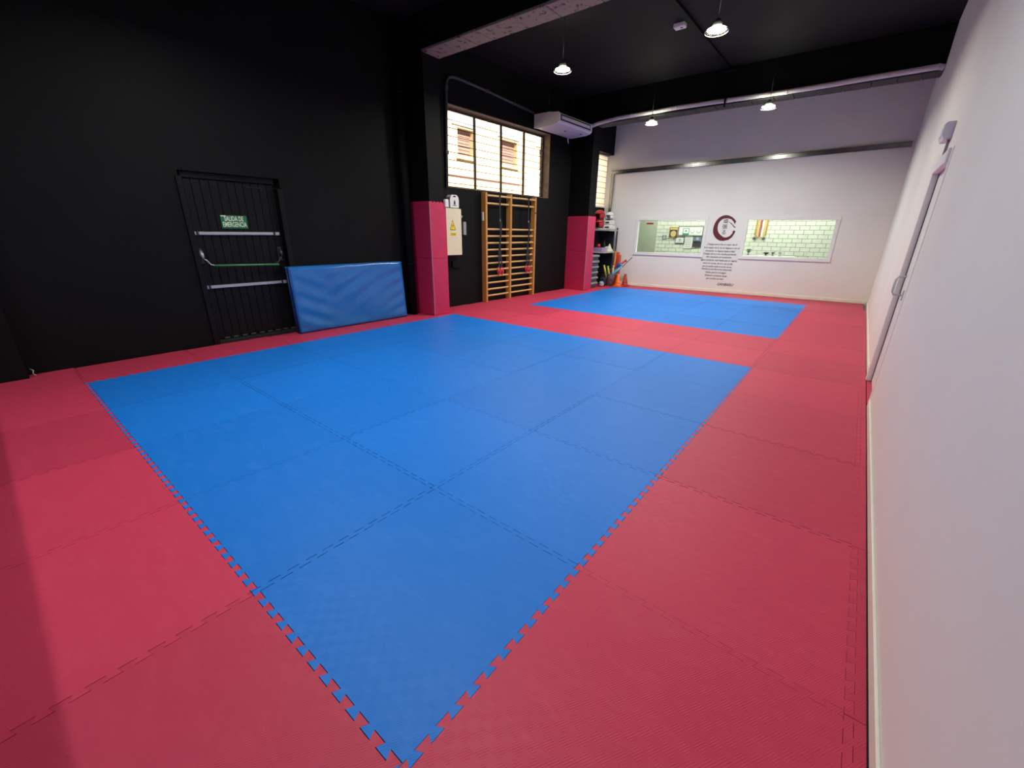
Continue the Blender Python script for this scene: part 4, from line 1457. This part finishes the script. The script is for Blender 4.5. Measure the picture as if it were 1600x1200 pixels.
# bucket with coloured poles, hurdles boards, cones, balls on the mat
O = (-4.90, 11.25, 0)
bk = tag(MB(O).lathe([(0.0, 0.002), (0.10, 0.002), (0.135, 0.34), (0.14, 0.35), (0.128, 0.345), (0.095, 0.02), (0.0, 0.018)], O, 20).build('bucket', pm('patterned_bucket', (0.24, 0.20, 0.20), 0.6, var=0.6, scale=22)),
         'dark patterned bucket holding the coloured poles', 'bucket')
POLES = [('red', (0.55, 0.04, 0.05), (-5.02, 11.20, 0.36), (-4.52, 11.35, 0.72), 0.034), ('dark green', (0.05, 0.16, 0.09), (-4.93, 11.30, 0.20), (-4.38, 11.40, 0.80), 0.012),
         ('teal', (0.05, 0.32, 0.34), (-4.99, 11.26, 0.26), (-4.60, 11.22, 0.60), 0.030), ('light blue', (0.25, 0.45, 0.60), (-4.96, 11.18, 0.20), (-4.57, 11.16, 0.54), 0.028),
         ('yellow', (0.70, 0.62, 0.06), (-4.97, 11.24, 0.06), (-5.06, 11.10, 0.56), 0.026), ('lime green', (0.35, 0.62, 0.10), (-4.90, 11.28, 0.06), (-4.92, 11.06, 0.54), 0.026),
         ('cream', (0.66, 0.62, 0.46), (-4.86, 11.30, 0.06), (-4.80, 11.16, 0.55), 0.022), ('orange', (0.75, 0.20, 0.03), (-4.855, 11.30, 0.06), (-4.86, 11.36, 0.96), 0.020)]
for nm, colr, a, b, r in POLES:
    O = a
    mb = MB(O).tube([a, [(a[i] + b[i]) / 2 for i in range(3)], b], r, 10)
    t = thing('exercise_pole', '%s exercise pole in the bucket beside the orange cone' % nm, 'pole', O, group='coloured exercise poles')
    mb.build('shaft', pm(nm.replace(' ', '_') + '_pole', colr, 0.45), t)
    v = (Vector(b) - Vector(a)).normalized() * 0.02
    MB(O).tube([b, tuple(Vector(b) + v)], r * 1.15, 10).build('end_cap', pm(nm.replace(' ', '_') + '_pole', colr, 0.45), t)
O = (-4.66, 11.22, 0.60)
tag(MB(O).ball(O, 0.07, 1, 1, 0.9).build('blue_pompom', pm('blue_pompom', (0.03, 0.10, 0.33), 0.7, bump=1.0, bscale=60, bdist=0.02)), 'dark blue pompom on the tips of the teal poles', 'pompom')
HURD = pm('orange_red_board', (0.62, 0.07, 0.025), 0.5)
for k, (s, lab) in enumerate(((0.0, 'front orange red hurdle board leaning on the shelf end'), (0.055, 'rear orange red hurdle board leaning on the shelf end'))):
    O = (-4.85 + s, 11.48, 0)
    t = thing('hurdle_board', lab, 'hurdle', O, group='orange hurdle boards')
    x = O[0]
    MB(O).prism([(x - 0.02, 0.0), (x + 0.03, 0.0), (x + 0.012, 0.92 - k * 0.1), (x - 0.02, 0.92 - k * 0.1)], 0, 0, 'z') if False else None
    MB(O).box(x - 0.022, x + 0.022, 11.43, 11.56, 0.002, 0.94 - k * 0.08, 0.006).build('board', HURD, t)
    MB(O).box(x - 0.024, x + 0.024, 11.422, 11.43, 0.30, 0.36).build('stripe', PLASTW, t)
CONE = pm('cone_orange', (0.85, 0.13, 0.01), 0.45)


def cone(label, x, y, m, h=0.34):
    O = (x, y, 0)
    t = thing('training_cone', label, 'cone', O, group='training cones')
    MB(O).box(x - 0.12, x + 0.12, y - 0.12, y + 0.12, 0.001, 0.03, 0.01).build('base', m, t)
    MB(O).lathe([(0.095, 0.031), (0.085, 0.05), (0.03, h), (0.022, h + 0.01), (0.0, h + 0.011)], O, 20).build('body', m, t)
    MB(O).lathe([(0.0775, 0.10), (0.079, 0.102), (0.066, 0.165), (0.0645, 0.163)], O, 20).build('band', m, t)


cone('bright orange training cone in front of the white end wall', -4.62, 11.16, CONE)
cone('dark red training cone behind the orange one by the end wall', -4.53, 11.45, pm('cone_red', (0.42, 0.035, 0.02), 0.5))
O = (-4.98, 10.86, 0.0)
bl = thing('play_ball', 'small blue and white ball on the red mat beside the steps', 'ball', O)
MB(O).ball((O[0], O[1], 0.076), 0.075).build('ball', pm('white_ball', (0.75, 0.74, 0.70), 0.4), bl)
MB(O).lathe([(0.0765, 0.0), (0.066, 0.038), (0.040, 0.065), (0.0, 0.0768)], (O[0], O[1], 0.076), 18).build('blue_cap', pm('ball_blue', (0.10, 0.35, 0.62), 0.4), bl)
O = (-5.00, 11.12, 0.0)
bg = thing('sports_bag', 'black sports bag under the middle shelf board', 'bag', O)
MB(O).box(-5.14, -4.93, 10.96, 11.14, 0.002, 0.26, 0.05).build('body', INK, bg)
MB(O).tube([(-5.09, 11.0, 0.25), (-5.06, 11.0, 0.33), (-5.0, 11.0, 0.33), (-4.97, 11.0, 0.25)], 0.010, 8).build('handle', STRAP, bg)
# small cable end at the foot of the pilaster
tag(MB((-5.66, -0.30, 0.02)).tube([(-5.70, -0.31, 0.07), (-5.67, -0.29, 0.06), (-5.665, -0.30, 0.03), (-5.65, -0.285, 0.008)], 0.005, 6).build('cable_end', GREYI), 'short grey cable end at the foot of the left pilaster', 'cable')
